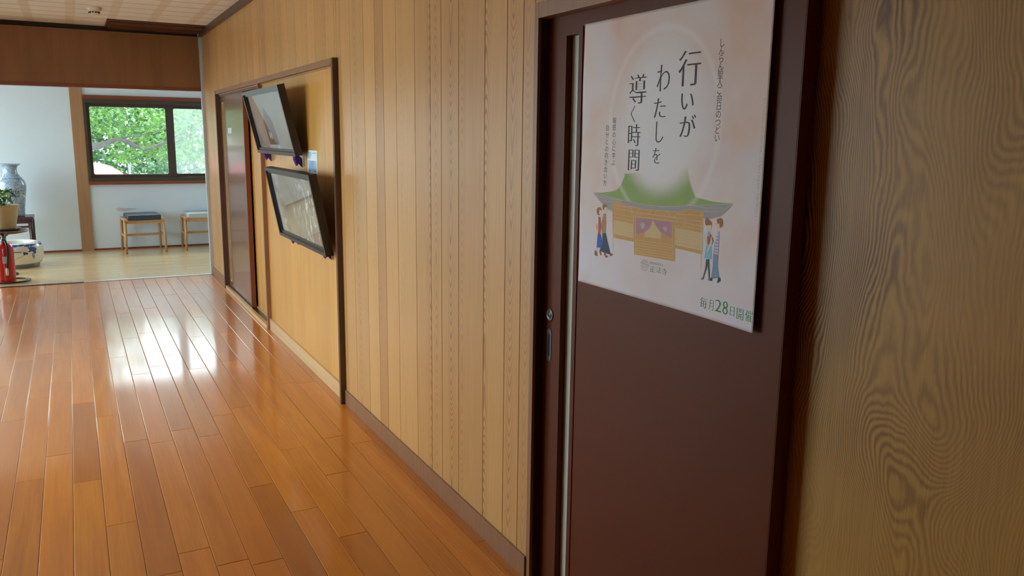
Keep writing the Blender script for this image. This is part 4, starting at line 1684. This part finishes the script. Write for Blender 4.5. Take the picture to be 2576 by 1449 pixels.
# ------------------------------------------------------------------ vase on its dark table
t = thing('side_table', 'dark lacquered low table carrying the tall vase by the back wall', 'table', (-0.665, 10.66, 0))
M['darkwood'] = wood('dark_rosewood', hexc(72, 44, 42), hexc(44, 26, 26), across='x', sa=20, sl=1, rings=4, contrast=0.3, streak=0.3, rough=0.3, pid=False, bump=0.02)
bm = newbm()
box(bm, -0.245, 0.245, -0.18, 0.18, 0.44, 0.47, bev=0.006)
link('table_top', bm, M['darkwood'], t)
bm = newbm()
ring_frame(bm, (-0.22, 0.22, 0.35, 0.42), (-0.19, 0.19, 0.372, 0.398), 'y', -0.165, -0.145)
box(bm, -0.235, 0.235, -0.17, 0.17, 0.42, 0.441)
link('apron', bm, M['darkwood'], t)
for sx in (-1, 1):
    for sy in (-1, 1):
        bm = newbm()
        tube(bm, [(sx * 0.215, sy * 0.15, 0.42), (sx * 0.218, sy * 0.153, 0.2), (sx * 0.222, sy * 0.156, 0.0)], [0.026, 0.022, 0.024], 4)
        link('leg', bm, M['darkwood'], t)

def vase_mat():
    m, nt, p = new_mat('blue_and_white_glaze')
    tc = N(nt, 'ShaderNodeTexCoord')
    sep = N(nt, 'ShaderNodeSeparateXYZ')
    nt.links.new(tc.outputs['Object'], sep.inputs[0])
    ang = mth(nt, 'ARCTAN2', sep.outputs[1], sep.outputs[0])
    comb = N(nt, 'ShaderNodeCombineXYZ')
    nt.links.new(mth(nt, 'MULTIPLY', ang, 6.0), comb.inputs[0])
    nt.links.new(mth(nt, 'MULTIPLY', sep.outputs[2], 45.0), comb.inputs[1])
    n = noise_tex(nt, comb.outputs[0], 1.0, 3, 0.6, 1.5)
    lines = mth(nt, 'ABSOLUTE', mth(nt, 'SUBTRACT', n, 0.5))
    scroll = ramp(nt, lines, 0.075, 0.02)
    bands = mth(nt, 'LESS_THAN', mth(nt, 'FRACT', mth(nt, 'MULTIPLY', sep.outputs[2], 7.2)), 0.05)
    f = mth(nt, 'MAXIMUM', mth(nt, 'MULTIPLY', scroll, 0.75), mth(nt, 'MULTIPLY', bands, 0.7))
    c = mixc(nt, f, hexc(176, 194, 204), hexc(58, 84, 140))
    nt.links.new(c, p.inputs['Base Color'])
    p.inputs['Roughness'].default_value = 0.12
    p.inputs['Coat Weight'].default_value = 0.5
    return m


vp_ = [(0.105, 0.0), (0.108, 0.02), (0.112, 0.08), (0.128, 0.2), (0.142, 0.29), (0.144, 0.34), (0.135, 0.385), (0.105, 0.43), (0.078, 0.465), (0.068, 0.5), (0.070, 0.53), (0.082, 0.555), (0.105, 0.572), (0.108, 0.578), (0.103, 0.577), (0.078, 0.555), (0.062, 0.52), (0.06, 0.48)]
VZ = 0.47
t = thing('vase', 'tall blue and white porcelain vase standing on the dark table', 'vase', (-0.608, 10.66, VZ))
bm = newbm()
# smooth profile
pp = []
for i in range(len(vp_) - 1):
    for k in range(3):
        q = k / 3
        p0, p1, p2, p3 = vp_[max(i - 1, 0)], vp_[i], vp_[i + 1], vp_[min(i + 2, len(vp_) - 1)]
        pp.append(tuple(0.5 * (2 * p1[d] + (p2[d] - p0[d]) * q + (2 * p0[d] - 5 * p1[d] + 4 * p2[d] - p3[d]) * q * q + (-p0[d] + 3 * p1[d] - 3 * p2[d] + p3[d]) * q ** 3) for d in (0, 1)))
pp.append(vp_[-1])
lathe(bm, pp, 64)
link('body', bm, vase_mat(), t)


def wrap_glyph(ch, rad_fn, ang, zc, size):
    V, F = glyph_mesh(ch, 0)
    out = []
    for vx, vy in V:
        z = zc + (vy - 0.38) * size
        r = rad_fn(z) + 0.0008
        a = ang + (vx - 0.5) * size / r
        out.append((r * math.cos(a), r * math.sin(a), z))
    return out, F


def vase_r(z):
    up = [p for p in vp_[:13]]
    return float(np.interp(z, [p[1] for p in up], [p[0] for p in up]))


bm = newbm()
vs_all = []
V, F = wrap_glyph('\u56cd', vase_r, -PI / 2 + 0.22, 0.27, 0.11)
vv = [bm.verts.new(p) for p in V]
for f in F:
    try: bm.faces.new([vv[i] for i in f])
    except ValueError: pass
tag(link('painted_character', bm, plain('cobalt_blue', hexc(44, 62, 140), rough=0.2), t), 'painted dark blue character')
# ------------------------------------------------------------------ round stand, saucer, plant
t = thing('plant_stand', 'dark round pedestal stand under the potted plant', 'stand', (-0.655, 9.40, 0))
bm = newbm()
lathe(bm, [(0.10, 0.415), (0.18, 0.418), (0.222, 0.428), (0.227, 0.437), (0.222, 0.445), (0.2, 0.4455)], 56)
link('round_top', bm, wood('worn_brown_wood', hexc(120, 92, 78), hexc(84, 60, 50), across='x', sa=12, sl=2, rings=4, contrast=0.3, streak=0.3, rough=0.35, pid=False, bump=0.02), t)
bm = newbm()
lathe(bm, [(0.105, 0.0), (0.108, 0.012), (0.06, 0.04), (0.036, 0.07), (0.028, 0.12), (0.024, 0.2), (0.035, 0.26), (0.026, 0.32), (0.032, 0.38), (0.075, 0.414)], 32)
link('pedestal', bm, M['darkwood'], t)
bm = newbm()
lathe(bm, [(0.09, 0.0), (0.12, 0.004), (0.14, 0.02), (0.136, 0.022), (0.115, 0.009), (0.02, 0.0085)], 48, -0.622, 9.40, 0.4455)
tag(link('plant_saucer', bm, plain('dark_saucer', hexc(96, 84, 78), rough=0.4)), 'shallow dark saucer under the cream plant pot', 'saucer')
PZ = 0.4545
t = thing('potted_plant', 'leafy green vine in a cream ribbed pot on the round stand', 'plant', (-0.622, 9.40, PZ))
bm = newbm()
prof = [(0.082, 0.0), (0.088, 0.006)]
for i in range(24):
    q = i / 23
    prof.append((0.093 + 0.037 * q + 0.0006 * math.sin(q * 70), 0.01 + 0.215 * q))
prof += [(0.134, 0.228), (0.134, 0.238), (0.128, 0.24), (0.119, 0.236), (0.114, 0.215)]
lathe(bm, prof, 48)
link('pot', bm, plain('cream_ceramic', hexc(186, 170, 130), rough=0.45, var=0.08, vscale=20), t)
bm = newbm()
lathe(bm, [(0.112, 0.205), (0.11, 0.214), (0.05, 0.22), (0.002, 0.222)], 40)
link('soil', bm, plain('potting_soil', hexc(60, 48, 38), rough=0.95, var=0.4, vscale=80), t)
lm = [plain('plant_leaf', hexc(70, 112, 44), rough=0.35, var=0.3, vscale=30), plain('plant_leaf_young', hexc(178, 200, 60), rough=0.35, var=0.15, vscale=30)]
rg_ = random.Random(5)


def leaf(parent, base, tip, width, mat):
    base, tip = Vector(base), Vector(tip)
    bm = newbm()
    d = tip - base
    side = d.cross(Vector((0, 0, 1))).normalized()
    n = 8
    rows = []
    for i in range(n + 1):
        q = i / n
        w = width * (math.sin(PI * q ** 0.75)) * 0.5 + 0.0004
        c = base + d * q + Vector((0, 0, 0.25 * d.length * math.sin(PI * q) - 0.1 * d.length * q * q))
        rows.append([bm.verts.new(c + side * w + Vector((0, 0, w * 0.35))), bm.verts.new(c), bm.verts.new(c - side * w + Vector((0, 0, w * 0.35)))])
    for a, b in zip(rows[:-1], rows[1:]):
        for k in range(2):
            f = bm.faces.new((a[k], a[k + 1], b[k + 1], b[k]))
            f.smooth = True
    o = link('leaf', bm, mat, parent)
    md = o.modifiers.new('thickness', 'SOLIDIFY')
    md.thickness = 0.0008


leaf_specs = []
for k in range(22):
    a = rg_.uniform(0, 2 * PI)
    r0 = rg_.uniform(0.02, 0.08)
    h = rg_.uniform(0.24, 0.36)
    b = (r0 * math.cos(a), r0 * math.sin(a), h)
    L = rg_.uniform(0.06, 0.1)
    tp = (b[0] + L * math.cos(a), b[1] + L * math.sin(a), h + rg_.uniform(-0.04, 0.03))
    leaf_specs.append((b, tp, rg_.uniform(0.045, 0.065), 1 if rg_.random() < 0.3 else 0))
leaf_specs += [((0.12, -0.05, 0.315), (0.205, -0.07, 0.312), 0.05, 1), ((0.03, -0.09, 0.30), (0.08, -0.16, 0.27), 0.06, 0), ((-0.02, -0.08, 0.31), (0.03, -0.14, 0.33), 0.055, 1), ((0.0, -0.1, 0.27), (-0.07, -0.15, 0.25), 0.06, 0)]
bm = newbm()
for b, tp, w, mi in leaf_specs:
    tube(bm, [(b[0] * 0.3, b[1] * 0.3, 0.215), (b[0] * 0.7, b[1] * 0.7, 0.5 * (b[2] + 0.22)), b], 0.0022, 6)
link('stems', bm, lm[0], t)
for b, tp, w, mi in leaf_specs: leaf(t, b, tp, w, lm[mi])

# ------------------------------------------------------------------ hibachi
t = thing('ceramic_brazier', 'round white ceramic brazier painted with blue leaves on the hall floor', 'brazier', (-0.595, 9.97, 0))
cer = plain('ivory_glaze', hexc(226, 224, 212), rough=0.15, var=0.04, coat=0.4)
bluem = plain('blue_underglaze', hexc(58, 78, 140), rough=0.15, var=0.25, vscale=40)
hp = [(0.20, 0.0), (0.218, 0.004), (0.222, 0.03), (0.24, 0.045), (0.255, 0.08), (0.265, 0.14), (0.265, 0.19), (0.257, 0.225), (0.238, 0.25), (0.215, 0.262), (0.19, 0.262), (0.18, 0.25), (0.175, 0.15), (0.17, 0.05)]
bm = newbm()
lathe(bm, hp, 72)
link('bowl', bm, cer, t)
bm = newbm()
lathe(bm, [(0.2195, 0.006), (0.2235, 0.03), (0.238, 0.0425), (0.2415, 0.046), (0.2385, 0.0445), (0.222, 0.031)], 72, cap=False)
tag(link('foot_band', bm, plain('grey_blue_band', hexc(120, 126, 138), rough=0.2), t), 'grey-blue band round the foot')


def hib_r(z):
    return float(np.interp(z, [p[1] for p in hp[:10]], [p[0] for p in hp[:10]]))


def wrapped(pts, lift=0.0009):
    out = []
    for a, z in pts:
        r = hib_r(z) + lift
        out.append((r * math.cos(a), r * math.sin(a), z))
    return out


def wrap_blob(bm, ac, zc, ra, rz, lobes, seed):
    rr = random.Random(seed)
    ph = rr.uniform(0, 6)
    c = bm.verts.new(wrapped([(ac, zc)])[0])
    ring1, ring2 = [], []
    n = 30
    for i in range(n):
        th = 2 * PI * i / n
        k = 1 + 0.28 * math.sin(lobes * th + ph) + 0.1 * math.sin(2 * lobes * th + ph)
        ring1.append(bm.verts.new(wrapped([(ac + 0.5 * ra * k * math.cos(th), zc + 0.5 * rz * k * math.sin(th))])[0]))
        ring2.append(bm.verts.new(wrapped([(ac + ra * k * math.cos(th), zc + rz * k * math.sin(th))])[0]))
    for i in range(n):
        j = (i + 1) % n
        bm.faces.new((c, ring1[i], ring1[j]))
        bm.faces.new((ring1[i], ring2[i], ring2[j], ring1[j]))


bm = newbm()
F0 = -PI / 2 + 0.06      # side facing the corridor
for (a, z, ra, rz, lo, sd) in ((0.62, 0.205, 0.14, 0.035, 5, 1), (0.72, 0.185, 0.10, 0.03, 3, 2), (0.34, 0.163, 0.08, 0.014, 3, 3), (0.40, 0.158, 0.045, 0.011, 4, 4), (-0.7, 0.19, 0.12, 0.03, 5, 5), (2.0, 0.2, 0.14, 0.03, 5, 6), (3.3, 0.18, 0.12, 0.03, 5, 7)):
    wrap_blob(bm, F0 + a, z, ra, rz, lo, sd)
for i in range(26):
    wrap_blob(bm, F0 + i * 2 * PI / 26, 0.243 + 0.003 * math.sin(i * 2.1), 0.13, 0.010, 2, i)
for s in ((0.05, 0.115, 0.25, 0.13), (0.25, 0.13, 0.4, 0.17), (0.4, 0.17, 0.55, 0.19), (-0.02, 0.10, 0.05, 0.115)):
    n = 8
    pts = [(F0 + s[0] + (s[2] - s[0]) * i / n, s[1] + (s[3] - s[1]) * i / n + 0.004 * math.sin(i * 1.5)) for i in range(n + 1)]
    for p, q in zip(pts[:-1], pts[1:]):
        bm.faces.new([bm.verts.new(v) for v in wrapped([p, q]) + wrapped([(q[0], q[1] + 0.003), (p[0], p[1] + 0.003)])])
tag(link('painted_leaves', bm, bluem, t), 'painted blue leaves and vine')
bm = newbm()
wrap_blob(bm, F0 + 0.66, 0.13, 0.05, 0.035, 2, 11)
tag(link('painted_grapes', bm, plain('pale_blue_underglaze', hexc(140, 150, 172), rough=0.2, var=0.2, vscale=50), t), 'painted pale blue cluster')
bm = newbm()
pts = [(F0 - 0.12 + 0.34 * i / 10, 0.176) for i in range(11)]
for p, q in zip(pts[:-1], pts[1:]):
    bm.faces.new([bm.verts.new(v) for v in wrapped([p, q]) + wrapped([(q[0], q[1] + 0.007), (p[0], p[1] + 0.007)])])
link('hand_slot', bm, M['black'], t)
bm = newbm()
lathe(bm, [(0.176, 0.18), (0.1, 0.2), (0.002, 0.205)], 40)
link('ash_bed', bm, plain('grey_ash', hexc(150, 146, 140), rough=0.95, var=0.1), t)

# ------------------------------------------------------------------ fire extinguisher
t = thing('fire_extinguisher', 'red fire extinguisher with a black hose standing near the hall sill', 'fire extinguisher', (-0.615, 8.91, 0))
redp = plain('red_enamel', hexc(190, 24, 30), rough=0.22, var=0.04, coat=0.5)
bm = newbm()
lathe(bm, [(0.068, 0.0), (0.0735, 0.006), (0.075, 0.02), (0.075, 0.31), (0.072, 0.335), (0.06, 0.358), (0.04, 0.37), (0.026, 0.374), (0.022, 0.385)], 48)
link('cylinder', bm, redp, t)
bm = newbm()
lathe(bm, [(0.023, 0.38), (0.025, 0.39), (0.025, 0.405), (0.018, 0.41), (0.016, 0.43), (0.02, 0.435), (0.018, 0.445)], 24)
link('valve', bm, M['steel'], t)
bm = newbm()
box(bm, -0.012, 0.012, -0.075, 0.02, 0.44, 0.452, bev=0.004)
bmesh.ops.rotate(bm, verts=bm.verts, cent=(0, 0, 0.44), matrix=Matrix.Rotation(-0.35, 3, 'X'))
box(bm, -0.012, 0.012, -0.07, 0.02, 0.405, 0.415, bev=0.003)
lv = link('lever', bm, plain('black_plastic', hexc(34, 32, 32), rough=0.4), t)
bm = newbm()
hose = []
for i in range(15):
    q = i / 14
    hose.append((0.012 + 0.02 * math.sin(q * PI), -0.025 - 0.062 * math.sin(min(1, q * 2.2) * PI / 2), 0.40 + 0.02 * math.sin(q * PI) - 0.27 * q ** 1.3))
tube(bm, hose, 0.009, 10)
link('hose', bm, plain('black_rubber', hexc(26, 25, 26), rough=0.6), t)
bm = newbm()
hx, hy, hz = hose[-1]
tube(bm, [(hx, hy, hz + 0.02), (hx, hy, hz - 0.02), (hx, hy, hz - 0.05)], [0.010, 0.013, 0.011], 12)
tag(link('nozzle', bm, plain('white_plastic', hexc(216, 214, 208), rough=0.4), t), 'whitish hose nozzle')


def band(bm, r, a0, a1, z0, z1, n=12):
    for i in range(n):
        p, q = a0 + (a1 - a0) * i / n, a0 + (a1 - a0) * (i + 1) / n
        bm.faces.new([bm.verts.new((r * math.cos(a), r * math.sin(a), z)) for a, z in ((p, z0), (q, z0), (q, z1), (p, z1))])


bm = newbm()
band(bm, 0.0757, -PI / 2 - 0.25, -PI / 2 + 0.35, 0.19, 0.255)
tag(link('label_sheet', bm, plain('pale_label', hexc(190, 198, 208), rough=0.4), t), 'pale instruction label')
bm = newbm()
tube(bm, [(0.17 * math.cos(2 * PI * i / 40), 0.14 * math.sin(2 * PI * i / 40), 0.012) for i in range(40)], 0.0085, 8, closed=True)
o = link('extinguisher_ring', bm, plain('black_wire', hexc(28, 27, 28), rough=0.4), None, (-0.60, 8.93, 0))
tag(o, 'black metal ring on the floor round the fire extinguisher', 'stand ring')

# ------------------------------------------------------------------ garden outside
GZ = -0.32
bm = newbm()
box(bm, -40, 40, YB + 0.14, 60, GZ - 0.1, GZ)
box(bm, -40, -1.9, -20, YB + 0.14, GZ - 0.1, GZ)
structure('ground', bm, plain('pale_gravel', hexc(196, 194, 188), rough=0.95, var=0.15, vscale=3), 'pale gravel ground of the garden', 'ground')


def leaves(bm, n, sampler, smin, smax, rng, flat=0.6):
    lay = bm.faces.layers.float.get('pid')
    for _ in range(n):
        c = Vector(sampler(rng))
        s = rng.uniform(smin, smax)
        nrm = Vector((rng.gauss(0, 1), rng.gauss(0, 1), rng.gauss(0, 1) + flat * 3)).normalized()
        u = nrm.orthogonal().normalized()
        u.rotate(Matrix.Rotation(rng.uniform(0, 6.28), 3, nrm))
        v = nrm.cross(u)
        p = [c - u * s * 0.5, c - u * s * 0.05 + v * s * 0.33 + nrm * s * 0.06, c + u * s * 0.55, c - u * s * 0.05 - v * s * 0.33 + nrm * s * 0.06]
        f = bm.faces.new([bm.verts.new(q) for q in p])
        f[lay] = rng.random()


rng = random.Random(11)
t = thing('maple_tree', 'maple tree with a long grey bough crossing the window view', 'tree', (-1.35, 14.1, GZ))
TO = Vector((-1.35, 14.1, GZ))


def W(p):
    return tuple(Vector(p) - TO)


bm = newbm()
tube(bm, [W(p) for p in ((-1.35, 14.1, GZ), (-1.3, 14.1, 0.2), (-1.2, 14.08, 0.8), (-1.05, 14.05, 1.5), (-1.15, 14.1, 2.4), (-0.9, 14.2, 3.3))], [0.17, 0.14, 0.12, 0.1, 0.08, 0.05], 14)
link('trunk', bm, M['bark'], t)
bm = newbm()
bp = [(-1.12, 14.05, 1.1), (-0.7, 14.0, 1.16), (-0.2, 13.98, 1.16), (0.17, 14, 1.17), (0.29, 14, 1.18), (0.41, 14, 1.21), (0.51, 14, 1.245), (0.62, 14, 1.30), (0.70, 14.0, 1.30), (0.79, 14, 1.265), (0.89, 14, 1.20), (1.0, 14, 1.175), (1.1, 14, 1.165), (1.21, 14, 1.215), (1.34, 14, 1.265), (1.47, 14, 1.315), (1.63, 14, 1.37), (1.95, 14.1, 1.5)]
tube(bm, [W(p) for p in bp], [0.075, 0.065, 0.055, 0.055, 0.052, 0.048, 0.042, 0.036, 0.036, 0.034, 0.032, 0.03, 0.03, 0.026, 0.022, 0.018, 0.013, 0.007], 10)
link('bough', bm, M['bark'], t)
bm = newbm()
tube(bm, [W(p) for p in ((0.68, 14.0, 1.31), (0.78, 13.97, 1.34), (0.94, 13.95, 1.36), (1.06, 13.95, 1.39), (1.16, 13.95, 1.44), (1.27, 13.95, 1.445), (1.4, 13.9, 1.5))], [0.016, 0.013, 0.012, 0.011, 0.01, 0.007, 0.004], 8)
link('twig', bm, M['bark'], t)
bm = newbm()


def canopy(r):
    while True:
        x, y, z = r.uniform(-2.6, 3.6), r.uniform(13.0, 15.6), r.uniform(0.95, 2.5)
        low = 1.30 + 0.1 * math.sin(x * 5)
        if x > 0.55: low = 0.92 + 0.12 * math.sin(x * 7) + 0.25 * max(0, 0.9 - x)
        if z < low: continue
        if mnoise.noise((x * 1.6, y * 1.6, z * 2.6)) < -0.22: continue
        if z > 2.15 + 0.25 * math.sin(x * 2.3 + 1.0) + 0.3 * mnoise.noise((x * 2, y * 2, 4.4)) - 0.12 * (y - 13): continue
        if y < 14.12 and 0.1 < x < 1.9:
            zb = float(np.interp(x, [p[0] for p in bp], [p[2] for p in bp]))
            if abs(z - zb) < 0.085 and r.random() < 0.93: continue
        return W((x, y, z))


leaves(bm, 15000, canopy, 0.05, 0.10, rng, 0.5)
o = link('foliage', bm, M['green_leaf'], t, fix=False)


def shrub(name, label, cx, cy, rx, ry, h, n, mat, cat='shrub', group=None, smin=0.06, smax=0.13):
    t = thing(name, label, cat, (cx, cy, GZ), group=group)
    bm = newbm()
    for k in range(5):
        a = 2 * PI * k / 5
        tube(bm, [(0.05 * math.cos(a), 0.05 * math.sin(a), 0), (0.3 * rx * math.cos(a), 0.3 * ry * math.sin(a), h * 0.4), (0.6 * rx * math.cos(a), 0.6 * ry * math.sin(a), h * 0.75)], [0.03, 0.02, 0.01], 6)
    link('stems', bm, M['bark'], t)
    bm = newbm()

    def samp(r):
        while True:
            x, y, z = r.uniform(-1, 1), r.uniform(-1, 1), r.uniform(0.02, 1)
            q = x * x + y * y + (2 * z - 1) ** 4 * 0.8
            if q > 1 or q < 0.25: continue
            k = 1 + 0.25 * mnoise.noise((x * 3 + cx, y * 3, z * 3))
            return (x * rx * k, y * ry * k, z * h)
    leaves(bm, n, samp, smin, smax, rng, 0.2)
    link('foliage', bm, mat, t, fix=False)


shrub('garden_bush', 'dense green bush seen through the right window pane', 2.3, 16.4, 1.05, 0.7, 2.7, 3500, M['hedge_leaf'], group='bushes beyond the window')
shrub('garden_bush', 'low green bush behind the maple bough', 1.75, 18.6, 0.5, 0.5, 1.15, 1200, M['hedge_leaf'], group='bushes beyond the window')
shrub('garden_bush', 'tall green bush farther off behind the maple', 3.9, 22.0, 1.3, 0.9, 2.9, 3000, M['hedge_leaf'], group='bushes beyond the window')
shrub('garden_bush', 'broad hedge bush left of the red car', -4.6, 16.0, 1.9, 1.0, 3.0, 3600, M['hedge_leaf'], group='bushes beyond the window')
shrub('garden_bush', 'green bush outside the corridor window', -5.0, 5.0, 1.2, 2.4, 2.0, 2600, M['hedge_leaf'], group='bushes beyond the window')

shrub('garden_tree', 'tall leafy tree standing behind the maple', 1.0, 26.0, 2.2, 1.2, 3.4, 5000, M['hedge_leaf'], 'tree', smin=0.12, smax=0.26)
shrub('garden_tree', 'tall leafy tree at the right edge of the garden', 6.0, 25.0, 2.2, 1.2, 3.4, 5000, M['hedge_leaf'], 'tree', smin=0.12, smax=0.26)

# red car parked in the garden, nose to the right
t = thing('car', 'red car parked in the garden with its bonnet showing in the window corner', 'car', (-1.25, 18.6, GZ))
carp = plain('red_car_paint', hexc(196, 20, 34), rough=0.25, var=0.02, coat=1.0)
stn = [(-1.9, 0.32, 0.62, 0.60), (-1.82, 0.22, 0.80, 0.74), (-1.5, 0.2, 0.90, 0.80), (-1.0, 0.2, 0.95, 0.82), (0.0, 0.2, 0.98, 0.83), (0.75, 0.2, 1.0, 0.83), (1.2, 0.2, 1.155, 0.80), (1.5, 0.2, 1.16, 0.79), (1.75, 0.2, 1.12, 0.77), (1.95, 0.2, 1.06, 0.74), (2.1, 0.22, 0.97, 0.68), (2.22, 0.28, 0.84, 0.60), (2.27, 0.36, 0.70, 0.52)]
bm = newbm()
rings = []
for x, z0, z1, hw in stn:
    ring = []
    for k in range(20):
        th = 2 * PI * k / 20
        cx_, sx_ = math.cos(th), math.sin(th)
        py = hw * math.copysign(abs(cx_) ** 0.45, cx_)
        pz = (z0 + z1) / 2 + (z1 - z0) / 2 * math.copysign(abs(sx_) ** 0.6, sx_)
        ring.append(bm.verts.new((x, py, pz)))
    rings.append(ring)
for a, b in zip(rings[:-1], rings[1:]):
    for k in range(20):
        f = bm.faces.new((a[k], a[(k + 1) % 20], b[(k + 1) % 20], b[k]))
        f.smooth = True
bm.faces.new(rings[0]); bm.faces.new(list(reversed(rings[-1])))
link('body_shell', bm, carp, t)
bm = newbm()
cab = [(-1.7, 0.85, 0.66), (-1.35, 1.38, 0.56), (-0.9, 1.5, 0.55), (-0.2, 1.53, 0.55), (0.35, 1.45, 0.56), (1.05, 0.95, 0.70)]
lo = [[bm.verts.new((x, s * (0.72), 0.85)) for x, z, w in cab] for s in (-1, 1)]
hi = [[bm.verts.new((x, s * w, z)) for x, z, w in cab] for s in (-1, 1)]
for i in range(5):
    bm.faces.new((hi[0][i], hi[0][i + 1], hi[1][i + 1], hi[1][i]))
    for s in (0, 1): bm.faces.new((lo[s][i], lo[s][i + 1], hi[s][i + 1], hi[s][i]))
for f in bm.faces: f.smooth = False
tag(link('cabin_glass', bm, plain('dark_car_glass', hexc(40, 46, 50), rough=0.08, coat=0.5), t), 'dark car windows')
bm = newbm()
box(bm, -1.3, 0.32, -0.52, 0.52, 1.47, 1.56, bev=0.03)
link('roof_panel', bm, carp, t)
for xw in (-1.2, 1.35):
    for s in (-1, 1):
        bm = newbm()
        lathe(bm, [(0.18, -0.09), (0.29, -0.09), (0.31, -0.06), (0.31, 0.06), (0.29, 0.09), (0.18, 0.09)], 32)
        for v in bm.verts: v.co = Vector((v.co.x + xw, v.co.z + s * 0.72, v.co.y + 0.31))
        w_ = link('wheel', bm, plain('tyre_rubber', hexc(30, 30, 32), rough=0.8), t)
        bm = newbm()
        lathe(bm, [(0.19, -0.07), (0.17, 0.0), (0.19, 0.07)], 24)
        for v in bm.verts: v.co = Vector((v.co.x + xw, v.co.z + s * 0.74, v.co.y + 0.31))
        link('rim', bm, M['steel'], w_)
for s in (-1, 1):
    bm = newbm()
    box(bm, 2.05, 2.2, s * 0.52 - 0.1, s * 0.52 + 0.1, 0.62, 0.76, bev=0.03)
    tag(link('headlamp', bm, M['frost'], t), 'pale headlamp')

# distant house and wall
t = thing('house', 'pale grey house far beyond the garden', 'house', (-1.0, 40, GZ))
bm = newbm()
box(bm, -5, 5, -3, 3, 0, 3.0)
link('walls', bm, plain('pale_render', hexc(206, 204, 200), rough=0.9), t)
bm = newbm()
vs = [bm.verts.new(p) for p in ((-5.5, -3.5, 3.0), (5.5, -3.5, 3.0), (5.5, 3.5, 3.0), (-5.5, 3.5, 3.0), (-5.5, 0, 4.6), (5.5, 0, 4.6))]
for f in ((0, 1, 5, 4), (2, 3, 4, 5), (0, 4, 3), (1, 2, 5), (3, 2, 1, 0)): bm.faces.new([vs[i] for i in f])
link('roof', bm, plain('grey_tiles', hexc(120, 124, 132), rough=0.6, var=0.15), t)
for k in range(4):
    bm = newbm()
    box(bm, -4 + k * 2.4, -2.8 + k * 2.4, -3.04, -2.98, 0.9, 2.1)
    link('window', bm, M['bronze'], t)
bm = newbm()
box(bm, -8, 9, 30, 30.15, GZ, GZ + 1.25)
o = link('garden_wall', bm, plain('pale_block_wall', hexc(190, 188, 184), rough=0.9, var=0.12))
tag(o, 'low pale block wall at the far end of the garden', 'wall')
bm = newbm()
tube(bm, [(1.35, 24, GZ), (1.35, 24, 3.6)], 0.035, 12)
o = link('lamp_post', bm, plain('grey_pole', hexc(112, 116, 118), rough=0.6))
tag(o, 'slim grey pole standing beyond the bushes', 'pole')
